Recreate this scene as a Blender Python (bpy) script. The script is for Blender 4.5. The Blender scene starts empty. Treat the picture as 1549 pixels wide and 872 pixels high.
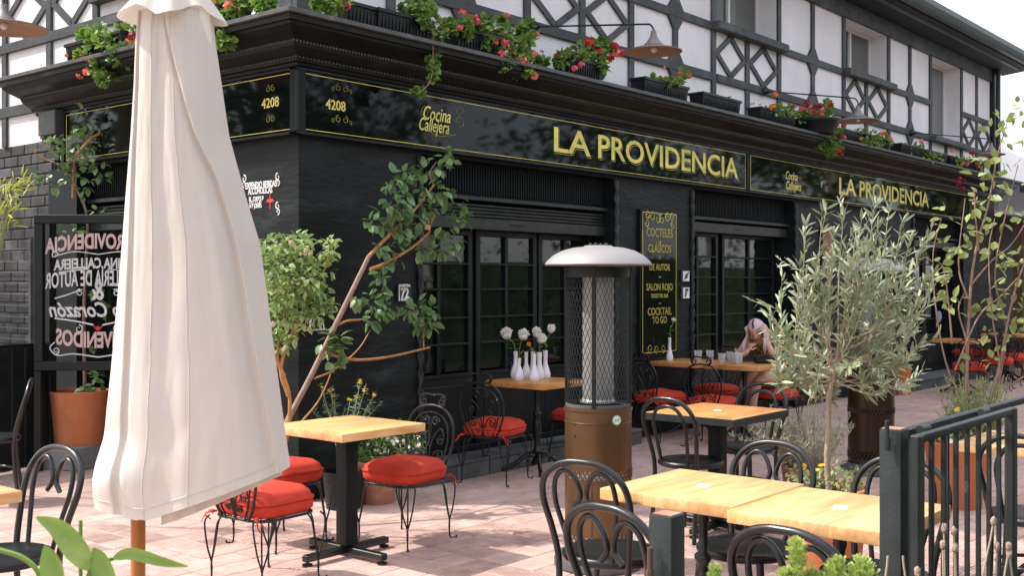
import bpy, bmesh, math, random
from mathutils import Vector, Matrix, Euler, Quaternion
from mathutils import noise as mnoise
random.seed(7)
R=math.radians; PI=math.pi
sc=bpy.context.scene
COL=sc.collection
# ------------------------------------------------------------------ camera
F_=1682.; CXP=774.5; HYP=428.; EYE=1.57
CAM=(-5.12,-6.27); FW_=(.7672,.6414); RT_=(.6414,-.7672)
cd=bpy.data.cameras.new('camera'); cam=bpy.data.objects.new('camera',cd); COL.objects.link(cam)
cam.location=(CAM[0],CAM[1],EYE); cam.rotation_euler=(R(90),0,math.atan2(-FW_[0],FW_[1]))
cd.sensor_width=36; cd.lens=36*F_/1549; cd.shift_y=-8/1549; cd.clip_start=.05; cd.clip_end=2000
cd.dof.use_dof=True; cd.dof.focus_distance=6.6; cd.dof.aperture_fstop=11
sc.camera=cam
# ------------------------------------------------------------------ light
SUN=Vector((-.577*.636,.817*.636,.772)).normalized()
w=bpy.data.worlds.new('World'); sc.world=w; w.use_nodes=True
nt=w.node_tree; bg=nt.nodes['Background']; sky=nt.nodes.new('ShaderNodeTexSky'); sky.sky_type='NISHITA'
sky.sun_disc=False; sky.sun_elevation=R(50.5); sky.sun_rotation=math.atan2(SUN.x,SUN.y)
sky.air_density=1.0; sky.dust_density=4.0; sky.ozone_density=.6; sky.altitude=500
vl=nt.nodes.new('ShaderNodeMix'); vl.data_type='RGBA'; vl.inputs[0].default_value=.62; vl.inputs[7].default_value=(4.35,4.25,4.4,1)
nt.links.new(sky.outputs[0],vl.inputs[6]); nt.links.new(vl.outputs[2],bg.inputs[0]); bg.inputs[1].default_value=.15
ld=bpy.data.lights.new('sun','SUN'); ld.energy=2.05; ld.angle=R(1.0); ld.color=(1,.94,.86)
sun=bpy.data.objects.new('sun',ld); COL.objects.link(sun); sun.rotation_euler=SUN.to_track_quat('Z','Y').to_euler()
sc.view_settings.view_transform='Standard'; sc.view_settings.look='None'; sc.view_settings.exposure=1.42; sc.view_settings.gamma=1
sc.render.engine='CYCLES'
try:
    sc.cycles.max_bounces=7; sc.cycles.transparent_max_bounces=16; sc.cycles.use_denoising=True
except Exception: pass

# ------------------------------------------------------------------ photo -> place helpers
def dep(px,d):
    l=(px-CXP)/F_*d; return (CAM[0]+d*FW_[0]+l*RT_[0], CAM[1]+d*FW_[1]+l*RT_[1])
def P3(px,py,d):
    x,y=dep(px,d); return Vector((x,y,EYE+(HYP-py)/F_*d))
def at(px,py,z=0): return dep(px,F_*(EYE-z)/(py-HYP))
def FR(px,py=HYP,Y=0):
    u=(px-CXP)/F_; d=(Y-CAM[1])/(FW_[1]+u*RT_[1]); x,y=dep(px,d); return (x,EYE+(HYP-py)/F_*d)
def FL(px,py=HYP,X=0):
    u=(px-CXP)/F_; d=(X-CAM[0])/(FW_[0]+u*RT_[0]); x,y=dep(px,d); return (y,EYE+(HYP-py)/F_*d)

# ------------------------------------------------------------------ materials
MT={}
def M(name,col,rough=.6,metal=0.,var=.15,vs=6.,bump=0.,bs=40.,rand=0.,spec=.5,col2=None,c2s=3.,c2t=(.5,.6),coat=0.,trans=0.,sub=0.,stretch=None,rvar=.0):
    if name in MT: return MT[name]
    m=bpy.data.materials.new(name); m.use_nodes=True; n=m.node_tree; N=n.nodes; L=n.links
    b=N['Principled BSDF']; b.inputs['Roughness'].default_value=rough; b.inputs['Metallic'].default_value=metal
    b.inputs['Specular IOR Level'].default_value=spec; b.inputs['Coat Weight'].default_value=coat; b.inputs['Coat Roughness'].default_value=.15
    if sub: b.inputs['Subsurface Weight'].default_value=sub; b.inputs['Subsurface Radius'].default_value=(.02,.008,.004)
    tc=N.new('ShaderNodeTexCoord'); mp=N.new('ShaderNodeMapping'); L.new(tc.outputs['Object'],mp.inputs[0])
    if stretch: mp.inputs['Scale'].default_value=stretch
    oi=N.new('ShaderNodeObjectInfo')
    sh=N.new('ShaderNodeVectorMath'); sh.operation='MULTIPLY_ADD'
    cb=N.new('ShaderNodeCombineXYZ')
    for i in range(3): L.new(oi.outputs['Random'],cb.inputs[i])
    L.new(cb.outputs[0],sh.inputs[0]); sh.inputs[1].default_value=(37,19,53); L.new(mp.outputs[0],sh.inputs[2])
    ns=N.new('ShaderNodeTexNoise'); ns.inputs['Scale'].default_value=vs; ns.inputs['Detail'].default_value=6; ns.inputs['Roughness'].default_value=.6
    L.new(sh.outputs[0],ns.inputs['Vector'])
    rp=N.new('ShaderNodeMapRange'); rp.inputs[1].default_value=.25; rp.inputs[2].default_value=.75; rp.inputs[3].default_value=1-var; rp.inputs[4].default_value=1+var
    L.new(ns.outputs[0],rp.inputs[0])
    cm=N.new('ShaderNodeMix'); cm.data_type='RGBA'; cm.inputs[6].default_value=(*col,1); cm.inputs[7].default_value=(*(col2 or col),1); cm.inputs[0].default_value=0
    if col2:
        n2=N.new('ShaderNodeTexNoise'); n2.inputs['Scale'].default_value=c2s; n2.inputs['Detail'].default_value=8; n2.inputs['Roughness'].default_value=.65
        L.new(sh.outputs[0],n2.inputs['Vector']); r2=N.new('ShaderNodeMapRange'); r2.inputs[1].default_value=c2t[0]; r2.inputs[2].default_value=c2t[1]
        L.new(n2.outputs[0],r2.inputs[0]); L.new(r2.outputs[0],cm.inputs[0])
    vm=N.new('ShaderNodeVectorMath'); vm.operation='SCALE'; L.new(cm.outputs[2],vm.inputs[0])
    if rand:
        rr=N.new('ShaderNodeMapRange'); rr.inputs[3].default_value=1-rand; rr.inputs[4].default_value=1+rand; L.new(oi.outputs['Random'],rr.inputs[0])
        mu=N.new('ShaderNodeMath'); mu.operation='MULTIPLY'; L.new(rp.outputs[0],mu.inputs[0]); L.new(rr.outputs[0],mu.inputs[1]); L.new(mu.outputs[0],vm.inputs['Scale'])
    else: L.new(rp.outputs[0],vm.inputs['Scale'])
    L.new(vm.outputs[0],b.inputs['Base Color'])
    if rvar:
        q=N.new('ShaderNodeMapRange'); q.inputs[1].default_value=.3; q.inputs[2].default_value=.7; q.inputs[3].default_value=max(.02,rough-rvar); q.inputs[4].default_value=min(1,rough+rvar)
        L.new(ns.outputs[0],q.inputs[0]); L.new(q.outputs[0],b.inputs['Roughness'])
    if bump:
        nb=N.new('ShaderNodeTexNoise'); nb.inputs['Scale'].default_value=bs; nb.inputs['Detail'].default_value=4; L.new(sh.outputs[0],nb.inputs['Vector'])
        bm_=N.new('ShaderNodeBump'); bm_.inputs['Strength'].default_value=bump; bm_.inputs['Distance'].default_value=.01; L.new(nb.outputs[0],bm_.inputs['Height']); L.new(bm_.outputs[0],b.inputs['Normal'])
    if trans:
        t=N.new('ShaderNodeBsdfTranslucent'); L.new(vm.outputs[0],t.inputs[0]); mx=N.new('ShaderNodeMixShader'); mx.inputs[0].default_value=trans
        L.new(b.outputs[0],mx.inputs[1]); L.new(t.outputs[0],mx.inputs[2]); L.new(mx.outputs[0],N['Material Output'].inputs[0])
    MT[name]=m; return m

def glassmat(name,tint=(.9,.95,.95),alpha=.12,rough=.03,top=1.):
    m=bpy.data.materials.new(name); m.use_nodes=True; N=m.node_tree.nodes; L=m.node_tree.links
    b=N['Principled BSDF']; b.inputs['Specular IOR Level'].default_value=.35; b.inputs['Base Color'].default_value=(*tint,1); b.inputs['Roughness'].default_value=rough; b.inputs['Alpha'].default_value=alpha
    fr=N.new('ShaderNodeFresnel'); fr.inputs[0].default_value=1.5; mr=N.new('ShaderNodeMapRange'); mr.inputs[3].default_value=alpha; mr.inputs[4].default_value=top
    L.new(fr.outputs[0],mr.inputs[0]); L.new(mr.outputs[0],b.inputs['Alpha']); MT[name]=m; return m

def woodmat(name,c1,c2,c3,rough=.45,pl=.09):
    m=bpy.data.materials.new(name); m.use_nodes=True; N=m.node_tree.nodes; L=m.node_tree.links; b=N['Principled BSDF']
    b.inputs['Roughness'].default_value=rough; b.inputs['Coat Weight'].default_value=.25; b.inputs['Coat Roughness'].default_value=.25
    tc=N.new('ShaderNodeTexCoord'); oi=N.new('ShaderNodeObjectInfo')
    mp=N.new('ShaderNodeMapping'); mp.inputs['Scale'].default_value=(1.6,14,14); L.new(tc.outputs['Object'],mp.inputs[0])
    ad=N.new('ShaderNodeVectorMath'); ad.operation='ADD'; L.new(mp.outputs[0],ad.inputs[0])
    ml=N.new('ShaderNodeMath'); ml.operation='MULTIPLY'; ml.inputs[1].default_value=40; L.new(oi.outputs['Random'],ml.inputs[0]); L.new(ml.outputs[0],ad.inputs[1])
    n1=N.new('ShaderNodeTexNoise'); n1.inputs['Scale'].default_value=1.6; n1.inputs['Detail'].default_value=8; n1.inputs['Distortion'].default_value=1.2; L.new(ad.outputs[0],n1.inputs['Vector'])
    # plank tone
    sx=N.new('ShaderNodeSeparateXYZ'); L.new(tc.outputs['Object'],sx.inputs[0])
    dv=N.new('ShaderNodeMath'); dv.operation='DIVIDE'; dv.inputs[1].default_value=pl; L.new(sx.outputs[1],dv.inputs[0])
    fl=N.new('ShaderNodeMath'); fl.operation='FLOOR'; L.new(dv.outputs[0],fl.inputs[0])
    a2=N.new('ShaderNodeMath'); a2.operation='ADD'; L.new(fl.outputs[0],a2.inputs[0]); L.new(ml.outputs[0],a2.inputs[1])
    wn=N.new('ShaderNodeTexWhiteNoise'); wn.noise_dimensions='1D'; L.new(a2.outputs[0],wn.inputs['W'])
    r1=N.new('ShaderNodeValToRGB'); e=r1.color_ramp.elements; e[0].position=.3; e[0].color=(*c2,1); e[1].position=.68; e[1].color=(*c1,1); L.new(n1.outputs[0],r1.inputs[0])
    n3=N.new('ShaderNodeTexNoise'); n3.inputs['Scale'].default_value=5; n3.inputs['Detail'].default_value=5; L.new(tc.outputs['Object'],n3.inputs['Vector'])
    r3=N.new('ShaderNodeMapRange'); r3.inputs[1].default_value=.6; r3.inputs[2].default_value=.75; r3.inputs[4].default_value=.75; L.new(n3.outputs[0],r3.inputs[0])
    mx=N.new('ShaderNodeMix'); mx.data_type='RGBA'; L.new(r3.outputs[0],mx.inputs[0]); L.new(r1.outputs[0],mx.inputs[6]); mx.inputs[7].default_value=(*c3,1)
    tr=N.new('ShaderNodeMapRange'); tr.inputs[3].default_value=.86; tr.inputs[4].default_value=1.14; L.new(wn.outputs[0],tr.inputs[0])
    vm=N.new('ShaderNodeVectorMath'); vm.operation='SCALE'; L.new(mx.outputs[2],vm.inputs[0]); L.new(tr.outputs[0],vm.inputs['Scale']); L.new(vm.outputs[0],b.inputs['Base Color'])
    bp=N.new('ShaderNodeBump'); bp.inputs['Strength'].default_value=.15; bp.inputs['Distance'].default_value=.004; L.new(n1.outputs[0],bp.inputs['Height']); L.new(bp.outputs[0],b.inputs['Normal'])
    MT[name]=m; return m

plaster_white=M('white_plaster',(.85,.83,.835),.9,var=.03,vs=3,bump=.35,bs=28,col2=(.76,.74,.74),c2s=1.2,c2t=(.5,.75))
timber=M('slate_painted_timber',(.060,.068,.069),.6,var=.22,vs=5,bump=.4,bs=30,stretch=(1,1,1),col2=(.085,.092,.092),c2s=2.5,spec=.3)
blackwall=M('black_rendered_wall',(.006,.010,.0105),.55,var=.4,vs=2.2,bump=.6,bs=9,col2=(.034,.042,.041),c2s=1.1,c2t=(.54,.8),spec=.28,stretch=(1,1,3.5),rvar=.12)
blackpaint=M('black_gloss_paint',(.006,.009,.009),.42,var=.4,vs=6,bump=.12,bs=30,col2=(.016,.019,.018),c2s=4,c2t=(.55,.75),rvar=.12,spec=.32)
blackmatt=M('black_joinery_paint',(.005,.009,.010),.55,var=.35,vs=8,bump=.1,spec=.25)
slatmat=M('worn_black_shutter',(.015,.019,.02),.38,var=.3,vs=9,bump=.1,col2=(.028,.032,.032),c2s=6,spec=.4)
leadtop=M('worn_grey_cornice_capping',(.07,.075,.075),.5,var=.3,vs=5,bump=.2,col2=(.14,.14,.135),c2s=6,c2t=(.55,.7))
signglass=M('black_sign_glass',(.003,.005,.005),.035,var=.1,spec=.22)
gold=M('gold_leaf',(.82,.70,.15),.35,metal=.3,var=.3,vs=5,col2=(.55,.62,.12),c2s=4)  # yellow-green mottle puts reflected greenery into the gold colour
golddim=M('thin_gold_line',(.42,.36,.07),.4,metal=.4,var=.35,vs=5)
whitepaint=M('white_lettering_paint',(.84,.84,.82),.6,var=.15,vs=20)
pinkpaint=M('pink_lettering_paint',(.84,.60,.56),.6,var=.15,vs=20)
redpaint=M('red_print',(.62,.05,.03),.6)
panemat=M('dark_window_glass',(.004,.007,.007),.03,var=.2,spec=.5,rand=.3)
gutterm=M('dark_green_gutter',(.03,.045,.042),.45,var=.2)
soffit=M('black_soffit',(.012,.02,.02),.7,var=.2)
steel=M('charcoal_steel',(.022,.029,.028),.5,var=.25,vs=9,bump=.12,bs=60,col2=(.16,.165,.16),c2s=7,c2t=(.66,.74),metal=.2)
ironm=M('chipped_black_iron',(.005,.006,.006),.38,var=.2,vs=20,col2=(.62,.60,.58),c2s=55,c2t=(.66,.69),bump=.1)
chairblack=M('black_bentwood_paint',(.006,.008,.009),.34,var=.3,vs=9,bump=.05,coat=.25,rvar=.08)
seatblack=M('black_seat_vinyl',(.007,.009,.010),.36,var=.2,vs=14,bump=.1,bs=50)
wood=woodmat('oiled_pine_tabletop',(.80,.52,.25),(.64,.34,.12),(.48,.20,.06))
woodd=woodmat('shaded_amber_pine_tabletop',(.66,.33,.11),(.52,.22,.055),(.36,.13,.035))  # deeper amber copy of the pine, shade by the building put into its colour
redcloth=M('red_canvas_cushion',(.56,.040,.016),.85,var=.10,vs=5,bump=.35,bs=240)
canvas=M('cream_parasol_canvas',(.79,.725,.65),.9,var=.045,vs=3,bump=.25,bs=420,trans=.16)
orangepole=M('varnished_orange_pole',(.42,.15,.04),.4,var=.15,vs=9,stretch=(3,3,.4))
terra=M('terracotta',(.50,.16,.06),.85,var=.14,vs=5,bump=.25,bs=40,col2=(.56,.22,.10),c2s=3,c2t=(.5,.7),rand=.06)
terrad=M('weathered_terracotta',(.36,.17,.10),.9,var=.25,vs=6,bump=.3,bs=40,col2=(.45,.30,.2),c2s=4)
copper=M('brown_copper_enamel',(.125,.068,.031),.36,metal=.55,var=.10,vs=2,bump=.03,col2=(.155,.088,.042),c2s=2,rvar=.06)
copperd=M('shaded_copper_enamel',(.05,.032,.018),.33,metal=.6,var=.12,vs=2)  # darker copy of the copper enamel, building shade put into its colour
hood=M('brushed_aluminium_hood',(.33,.32,.315),.5,metal=.3,var=.05,vs=4)
quartz=M('frosted_quartz_tube',(.40,.41,.40),.25,var=.18,vs=5,stretch=(6,6,.6),coat=.5,trans=.35)
heatbase=M('grey_plastic_base',(.085,.09,.092),.55,var=.15,vs=6)
lampgrey=M('grey_enamel_shade',(.20,.18,.17),.45,var=.12,metal=.2)
lampin=M('copper_shade_lining',(.46,.30,.20),.5,var=.15,metal=.2,trans=.1)
tilem=M('pink_paving',(.50,.335,.285),.88,var=.16,vs=9,bump=.35,bs=60,rand=.085,col2=(.575,.415,.36),c2s=4,c2t=(.42,.62))
mortar=M('paving_joint',(.22,.14,.115),.95,var=.2,vs=20)
earth=M('ground_soil',(.16,.12,.085),.95,var=.3,vs=4,bump=.3)
brickm=M('dark_painted_block',(.040,.043,.043),.75,var=.3,vs=8,bump=.5,bs=30,rand=.35,col2=(.10,.10,.10),c2s=3,c2t=(.5,.7))
mortarw=M('pale_block_mortar',(.10,.10,.10),.95,var=.3,vs=6)
kerbm=M('grey_kerb_stone',(.115,.125,.125),.85,var=.25,vs=5,bump=.3,rand=.12,col2=(.075,.085,.085),c2s=3)
porcelain=M('white_porcelain',(.80,.77,.80),.25,var=.03,coat=.4)
petalw=M('white_petals',(.88,.87,.80),.7,var=.06,vs=30,trans=.25)
petalr=M('red_petals',(.62,.02,.02),.6,var=.2,vs=30,trans=.2,rand=.15)
petalp=M('pink_petals',(.78,.13,.16),.6,var=.2,vs=30,trans=.25,rand=.15)
petalc=M('coral_petals',(.88,.26,.20),.6,var=.2,vs=30,trans=.25,rand=.15)
petaly=M('yellow_petals',(.80,.52,.04),.6,var=.2,vs=30,trans=.25)
petalo=M('orange_petals',(.85,.28,.05),.6,var=.2,vs=30,trans=.25)
petald=M('crimson_petals',(.30,.01,.03),.6,var=.2,vs=30,trans=.2)
lf_ger=M('geranium_leaf',(.17,.30,.06),.5,var=.35,vs=4,trans=.3,col2=(.28,.42,.10),c2s=7)
lf_rose=M('rose_leaf',(.15,.28,.10),.38,var=.25,vs=5,trans=.25,rand=.35,col2=(.26,.37,.16),c2s=6)
lf_pale=M('pale_leaf',(.32,.40,.17),.45,var=.3,vs=5,trans=.35,rand=.35,col2=(.45,.50,.26),c2s=5)
lf_olive=M('olive_leaf',(.34,.42,.23),.42,var=.25,vs=5,trans=.22,rand=.38,col2=(.55,.61,.42),c2s=4,c2t=(.45,.6))
lf_shrub=M('young_shrub_leaf',(.33,.40,.13),.45,var=.25,vs=5,trans=.4,rand=.35,col2=(.46,.48,.22),c2s=4)
lf_bright=M('bright_foreground_leaf',(.27,.42,.09),.42,var=.2,vs=12,trans=.35,col2=(.36,.50,.14),c2s=8)
lf_lav=M('grey_lavender_leaf',(.38,.38,.26),.7,var=.3,vs=6,trans=.2,col2=(.44,.42,.31),c2s=6)
lf_cy=M('lime_conifer_leaf',(.50,.60,.18),.6,var=.25,vs=9,trans=.35)
lf_bush=M('bush_leaf',(.20,.31,.10),.45,var=.3,vs=5,trans=.35,rand=.35,col2=(.38,.44,.20),c2s=5)
lf_dark=M('dark_tree_leaf',(.05,.09,.025),.5,var=.35,vs=1.5,trans=.25,col2=(.09,.14,.04),c2s=2)
barkp=M('pinkish_brown_bark',(.30,.19,.14),.8,var=.3,vs=20,bump=.4,bs=60)
barkg=M('grey_olive_bark',(.36,.29,.20),.85,var=.3,vs=16,bump=.4,bs=60)
barko=M('orange_brown_bark',(.42,.20,.06),.7,var=.3,vs=20,bump=.3,bs=60)
dry=M('dry_stalk',(.42,.34,.25),.9,var=.2)
soil=M('potting_soil',(.05,.035,.025),.95,var=.3,bump=.4)
skinm=M('skin',(.70,.41,.30),.5,var=.05,sub=.1)
hairm=M('lavender_pink_hair',(.70,.50,.52),.45,var=.25,vs=7,stretch=(14,14,2),col2=(.74,.56,.52),c2s=5,bump=.3,bs=30)
hairroot=M('dark_hair_roots',(.07,.04,.035),.5,var=.3,vs=9,stretch=(14,14,2))
dressm=M('mustard_patterned_dress',(.42,.25,.055),.85,var=.2,vs=20,col2=(.06,.035,.02),c2s=24,c2t=(.48,.55))
blackcloth=M('black_fabric',(.010,.011,.012),.8,var=.2)
greyshirt=M('grey_shirt',(.30,.33,.38),.9,var=.1,bump=.2)
cinder=M('cinder_block',(.26,.26,.25),.95,var=.2,vs=12,bump=.5,bs=60)
clearglass=glassmat('clear_glass',(.03,.04,.04),alpha=.02,top=.5)
tumbler=glassmat('tumbler_glass',(.95,.97,.97),.16)
gaugewhite=M('white_sticker',(.78,.80,.80),.5,var=.04)
greensticker=M('green_sticker',(.25,.50,.33),.5)
plaque=M('dark_plaque',(.035,.04,.042),.35)
awningm=M('white_awning_cloth',(.78,.77,.80),.8,var=.05,trans=.2)
brownwood=M('brown_stained_post',(.10,.055,.035),.7,var=.3,vs=8,stretch=(4,4,.5))
chairwood=M('honey_wood_chair',(.42,.17,.045),.45,var=.2,vs=8)
roofgrey=M('grey_corrugated_roof',(.42,.41,.41),.7,var=.08,vs=3)
bluevase=M('blue_glass_vase',(.01,.02,.12),.15,coat=.5)
curtain=M('pale_blind',(.42,.43,.39),.7,var=.1,vs=2)
curtaing=M('grey_blind',(.62,.64,.64),.6,var=.12,vs=3,stretch=(20,20,.3))
blindw=M('white_window_frame',(.72,.70,.68),.6,var=.05)
asphalt=M('street_asphalt',(.06,.06,.06),.9,var=.2,bump=.2)
pinkhouse=M('pink_render',(.55,.33,.27),.9,var=.1)

def stain(mat,scale,lo,hi,stretch=(1,1,1),det=6,t=(.35,.65)):
    '''broad wear and dirt laid over the whole surface in place coordinates'''
    N=mat.node_tree.nodes; L=mat.node_tree.links; b=N['Principled BSDF']; src=b.inputs['Base Color'].links[0].from_socket
    g=N.new('ShaderNodeNewGeometry'); mp=N.new('ShaderNodeMapping'); mp.inputs['Scale'].default_value=stretch; L.new(g.outputs['Position'],mp.inputs[0])
    n=N.new('ShaderNodeTexNoise'); n.inputs['Scale'].default_value=scale; n.inputs['Detail'].default_value=det; n.inputs['Roughness'].default_value=.65; L.new(mp.outputs[0],n.inputs['Vector'])
    r=N.new('ShaderNodeMapRange'); r.inputs[1].default_value=t[0]; r.inputs[2].default_value=t[1]; r.inputs[3].default_value=lo; r.inputs[4].default_value=hi; L.new(n.outputs[0],r.inputs[0])
    v=N.new('ShaderNodeVectorMath'); v.operation='SCALE'; L.new(src,v.inputs[0]); L.new(r.outputs[0],v.inputs['Scale']); L.new(v.outputs[0],b.inputs['Base Color'])
stain(tilem,1.3,.80,1.06); stain(tilem,9,.86,1.03,t=(.3,.5)); stain(plaster_white,1.6,.90,1.01,(1,1,.25)); stain(plaster_white,14,.95,1.0,(1,1,.12),t=(.3,.45))
stain(blackwall,2.2,.6,1.9,(.6,.6,1.8),t=(.45,.72)); stain(timber,3,.8,1.12); stain(canvas,1.7,.96,1.01); stain(redcloth,6,.86,1.06); stain(kerbm,3,.75,1.15)

# ------------------------------------------------------------------ mesh builder
def spl(pts,n=8,closed=False):
    P=[Vector(p) for p in pts]; out=[]; m=len(P)
    if m==2: return [P[0].lerp(P[1],i/n) for i in range(n+1)]
    rng=range(m) if closed else range(m-1)
    for i in rng:
        p1=P[i]; p2=P[(i+1)%m]
        p0=P[(i-1)%m] if (closed or i>0) else p1*2-p2
        p3=P[(i+2)%m] if (closed or i+2<m) else p2*2-p1
        for k in range(n):
            t=k/n; t2=t*t; t3=t2*t
            out.append(.5*((2*p1)+(-p0+p2)*t+(2*p0-5*p1+4*p2-p3)*t2+(-p0+3*p1-3*p2+p3)*t3))
    if not closed: out.append(P[-1].copy())
    return out
class MB:
    def __init__(s): s.v=[]; s.f=[]
    def add(s,vs,fs,mx=None):
        b=len(s.v)
        if mx is not None: vs=[mx@Vector(v) for v in vs]
        s.v+= [tuple(v) for v in vs]; s.f+=[tuple(i+b for i in f) for f in fs]; return s
    def box(s,x0,x1,y0,y1,z0,z1,mx=None):
        return s.add([(x0,y0,z0),(x1,y0,z0),(x1,y1,z0),(x0,y1,z0),(x0,y0,z1),(x1,y0,z1),(x1,y1,z1),(x0,y1,z1)],
            [(0,3,2,1),(4,5,6,7),(0,1,5,4),(1,2,6,5),(2,3,7,6),(3,0,4,7)],mx)
    def bbox(s,x0,x1,y0,y1,z0,z1,b=.004,seg=1,mx=None):
        bm=bmesh.new(); bmesh.ops.create_cube(bm,size=1)
        for v in bm.verts: v.co=Vector((x0+(v.co.x+.5)*(x1-x0),y0+(v.co.y+.5)*(y1-y0),z0+(v.co.z+.5)*(z1-z0)))
        bmesh.ops.bevel(bm,geom=list(bm.edges),offset=b,segments=seg,affect='EDGES',profile=.5)
        bm.verts.index_update()
        s.add([v.co.copy() for v in bm.verts],[[v.index for v in f.verts] for f in bm.faces],mx); bm.free(); return s
    def tube(s,path,r,n=7,closed=False,cap=True,mx=None,flat=1.):
        P=[Vector(p) for p in path]; m=len(P)
        rr=(lambda i:r) if isinstance(r,(int,float)) else ((lambda i:r[min(i,len(r)-1)]) if len(r)==m else (lambda i:r[0]+(r[-1]-r[0])*i/(m-1)))
        T=[]
        for i in range(m):
            a=P[(i-1)%m] if (closed or i>0) else P[i]; b=P[(i+1)%m] if (closed or i<m-1) else P[i]
            t=(b-a); T.append(t.normalized() if t.length>1e-9 else Vector((0,0,1)))
        u=T[0].orthogonal().normalized(); vs=[]; 
        for i in range(m):
            if i: 
                u=u-T[i]*u.dot(T[i]); u=u.normalized() if u.length>1e-6 else T[i].orthogonal().normalized()
            w_=T[i].cross(u); q=rr(i)
            for k in range(n):
                a=2*PI*k/n; vs.append(P[i]+u*math.cos(a)*q+w_*math.sin(a)*q*flat)
        fs=[]
        for i in range(m if closed else m-1):
            j=(i+1)%m
            for k in range(n):
                k2=(k+1)%n; fs.append((i*n+k,i*n+k2,j*n+k2,j*n+k))
        if cap and not closed: fs.append(tuple(range(n-1,-1,-1))); fs.append(tuple((m-1)*n+k for k in range(n)))
        return s.add(vs,fs,mx)
    def lathe(s,prof,n=24,c=(0,0,0),mx=None,cap=True,fn=None):
        vs=[];fs=[];m=len(prof)
        for i,(r,z) in enumerate(prof):
            for k in range(n):
                a=2*PI*k/n; q=r*(fn(a,z) if fn else 1); vs.append((c[0]+q*math.cos(a),c[1]+q*math.sin(a),c[2]+z))
        for i in range(m-1):
            for k in range(n):
                k2=(k+1)%n; fs.append((i*n+k,i*n+k2,(i+1)*n+k2,(i+1)*n+k))
        if cap:
            if prof[0][0]>1e-5: fs.append(tuple(range(n-1,-1,-1)))
            if prof[-1][0]>1e-5: fs.append(tuple((m-1)*n+k for k in range(n)))
        return s.add(vs,fs,mx)
    def prism(s,poly,y0,y1,ax='y',mx=None):
        n=len(poly)
        g=(lambda a,b,h:(a,h,b)) if ax=='y' else ((lambda a,b,h:(h,a,b)) if ax=='x' else (lambda a,b,h:(a,b,h)))
        vs=[g(a,b,y0) for a,b in poly]+[g(a,b,y1) for a,b in poly]
        fs=[tuple(range(n)),tuple(range(2*n-1,n-1,-1))]+[(i,i+n,(i+1)%n+n,(i+1)%n) for i in range(n)]
        return s.add(vs,fs,mx)
    def ball(s,c,r,sub=1,sq=(1,1,1),nz=0,sd=0,mx=None):
        bm=bmesh.new(); bmesh.ops.create_icosphere(bm,subdivisions=sub,radius=1); bm.verts.index_update()
        vs=[]
        for v in bm.verts:
            q=1+nz*mnoise.noise(v.co*2.2+Vector((sd,sd*2,sd*3))) if nz else 1
            vs.append((c[0]+v.co.x*r*sq[0]*q,c[1]+v.co.y*r*sq[1]*q,c[2]+v.co.z*r*sq[2]*q))
        s.add(vs,[[v.index for v in f.verts] for f in bm.faces],mx); bm.free(); return s
    def mesh(s,name,mat,smooth=35):
        me=bpy.data.meshes.new(name); me.from_pydata(s.v,[],s.f); me.validate()
        if isinstance(mat,(list,tuple)): 
            for q in mat: me.materials.append(q)
        else: me.materials.append(mat)
        if smooth:
            me.polygons.foreach_set('use_smooth',[True]*len(me.polygons))
            try: me.set_sharp_from_angle(angle=R(smooth))
            except Exception: pass
        bm=bmesh.new(); bm.from_mesh(me); bmesh.ops.recalc_face_normals(bm,faces=bm.faces); bm.to_mesh(me); bm.free()
        return me
    def obj(s,name,mat,parent=None,smooth=35,loc=None,rz=0,**kw): return link(name,s.mesh(name,mat,smooth),parent,loc,rz,**kw)
def link(name,me,parent=None,loc=None,rz=0,mx=None,kind=None,label=None):
    o=bpy.data.objects.new(name,me); COL.objects.link(o)
    if parent is not None: o.parent=parent
    if mx is not None: o.matrix_local=mx
    else:
        if loc is not None: o.location=loc
        if rz: o.rotation_euler=(0,0,rz)
    if kind: o['kind']=kind
    if label: o['label']=label
    return o
def tag(o,label,cat,group=None,kind=None):
    o['label']=label; o['category']=cat
    if group: o['group']=group
    if kind: o['kind']=kind
    return o
def thing(name,label,cat,loc=(0,0,0),rz=0,group=None):
    o=bpy.data.objects.new(name,None); COL.objects.link(o); o.location=loc; o.rotation_euler=(0,0,rz); o.empty_display_size=.1
    return tag(o,label,cat,group)
KIDS={}
def kids(o): return [c for c in bpy.data.objects if c.parent==o]
def dup(root,loc,rz,label,group=None):
    ks=KIDS.get(root.name)
    if ks is None: ks=KIDS[root.name]=[(c,kids(c)) for c in kids(root)]
    r=root.copy(); COL.objects.link(r); r.location=loc; r.rotation_euler=(0,0,rz); r['label']=label
    if group: r['group']=group
    for ch,gs in ks:
        c=ch.copy(); COL.objects.link(c); c.parent=r
        for g in gs:
            d=g.copy(); COL.objects.link(d); d.parent=c
    return r
def text(name,body,size,mat,loc,rot,parent,bold=0,ext=.002,align='CENTER',sx=1,shear=0,kind=None,spacing=1):
    cu=bpy.data.curves.new(name,'FONT'); cu.body=body; cu.size=size; cu.offset=bold; cu.extrude=ext; cu.align_x=align; cu.align_y='CENTER'; cu.shear=shear; cu.space_character=spacing
    cu.resolution_u=3
    tmp=bpy.data.objects.new('tmp',cu); me=bpy.data.meshes.new_from_object(tmp); bpy.data.objects.remove(tmp); bpy.data.curves.remove(cu)
    me.materials.clear(); me.materials.append(mat); me.name=name
    o=bpy.data.objects.new(name,me); COL.objects.link(o); o.parent=parent; o.location=loc; o.rotation_euler=rot; o.scale=(sx,1,1); o['kind']='stuff'; return o
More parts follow.
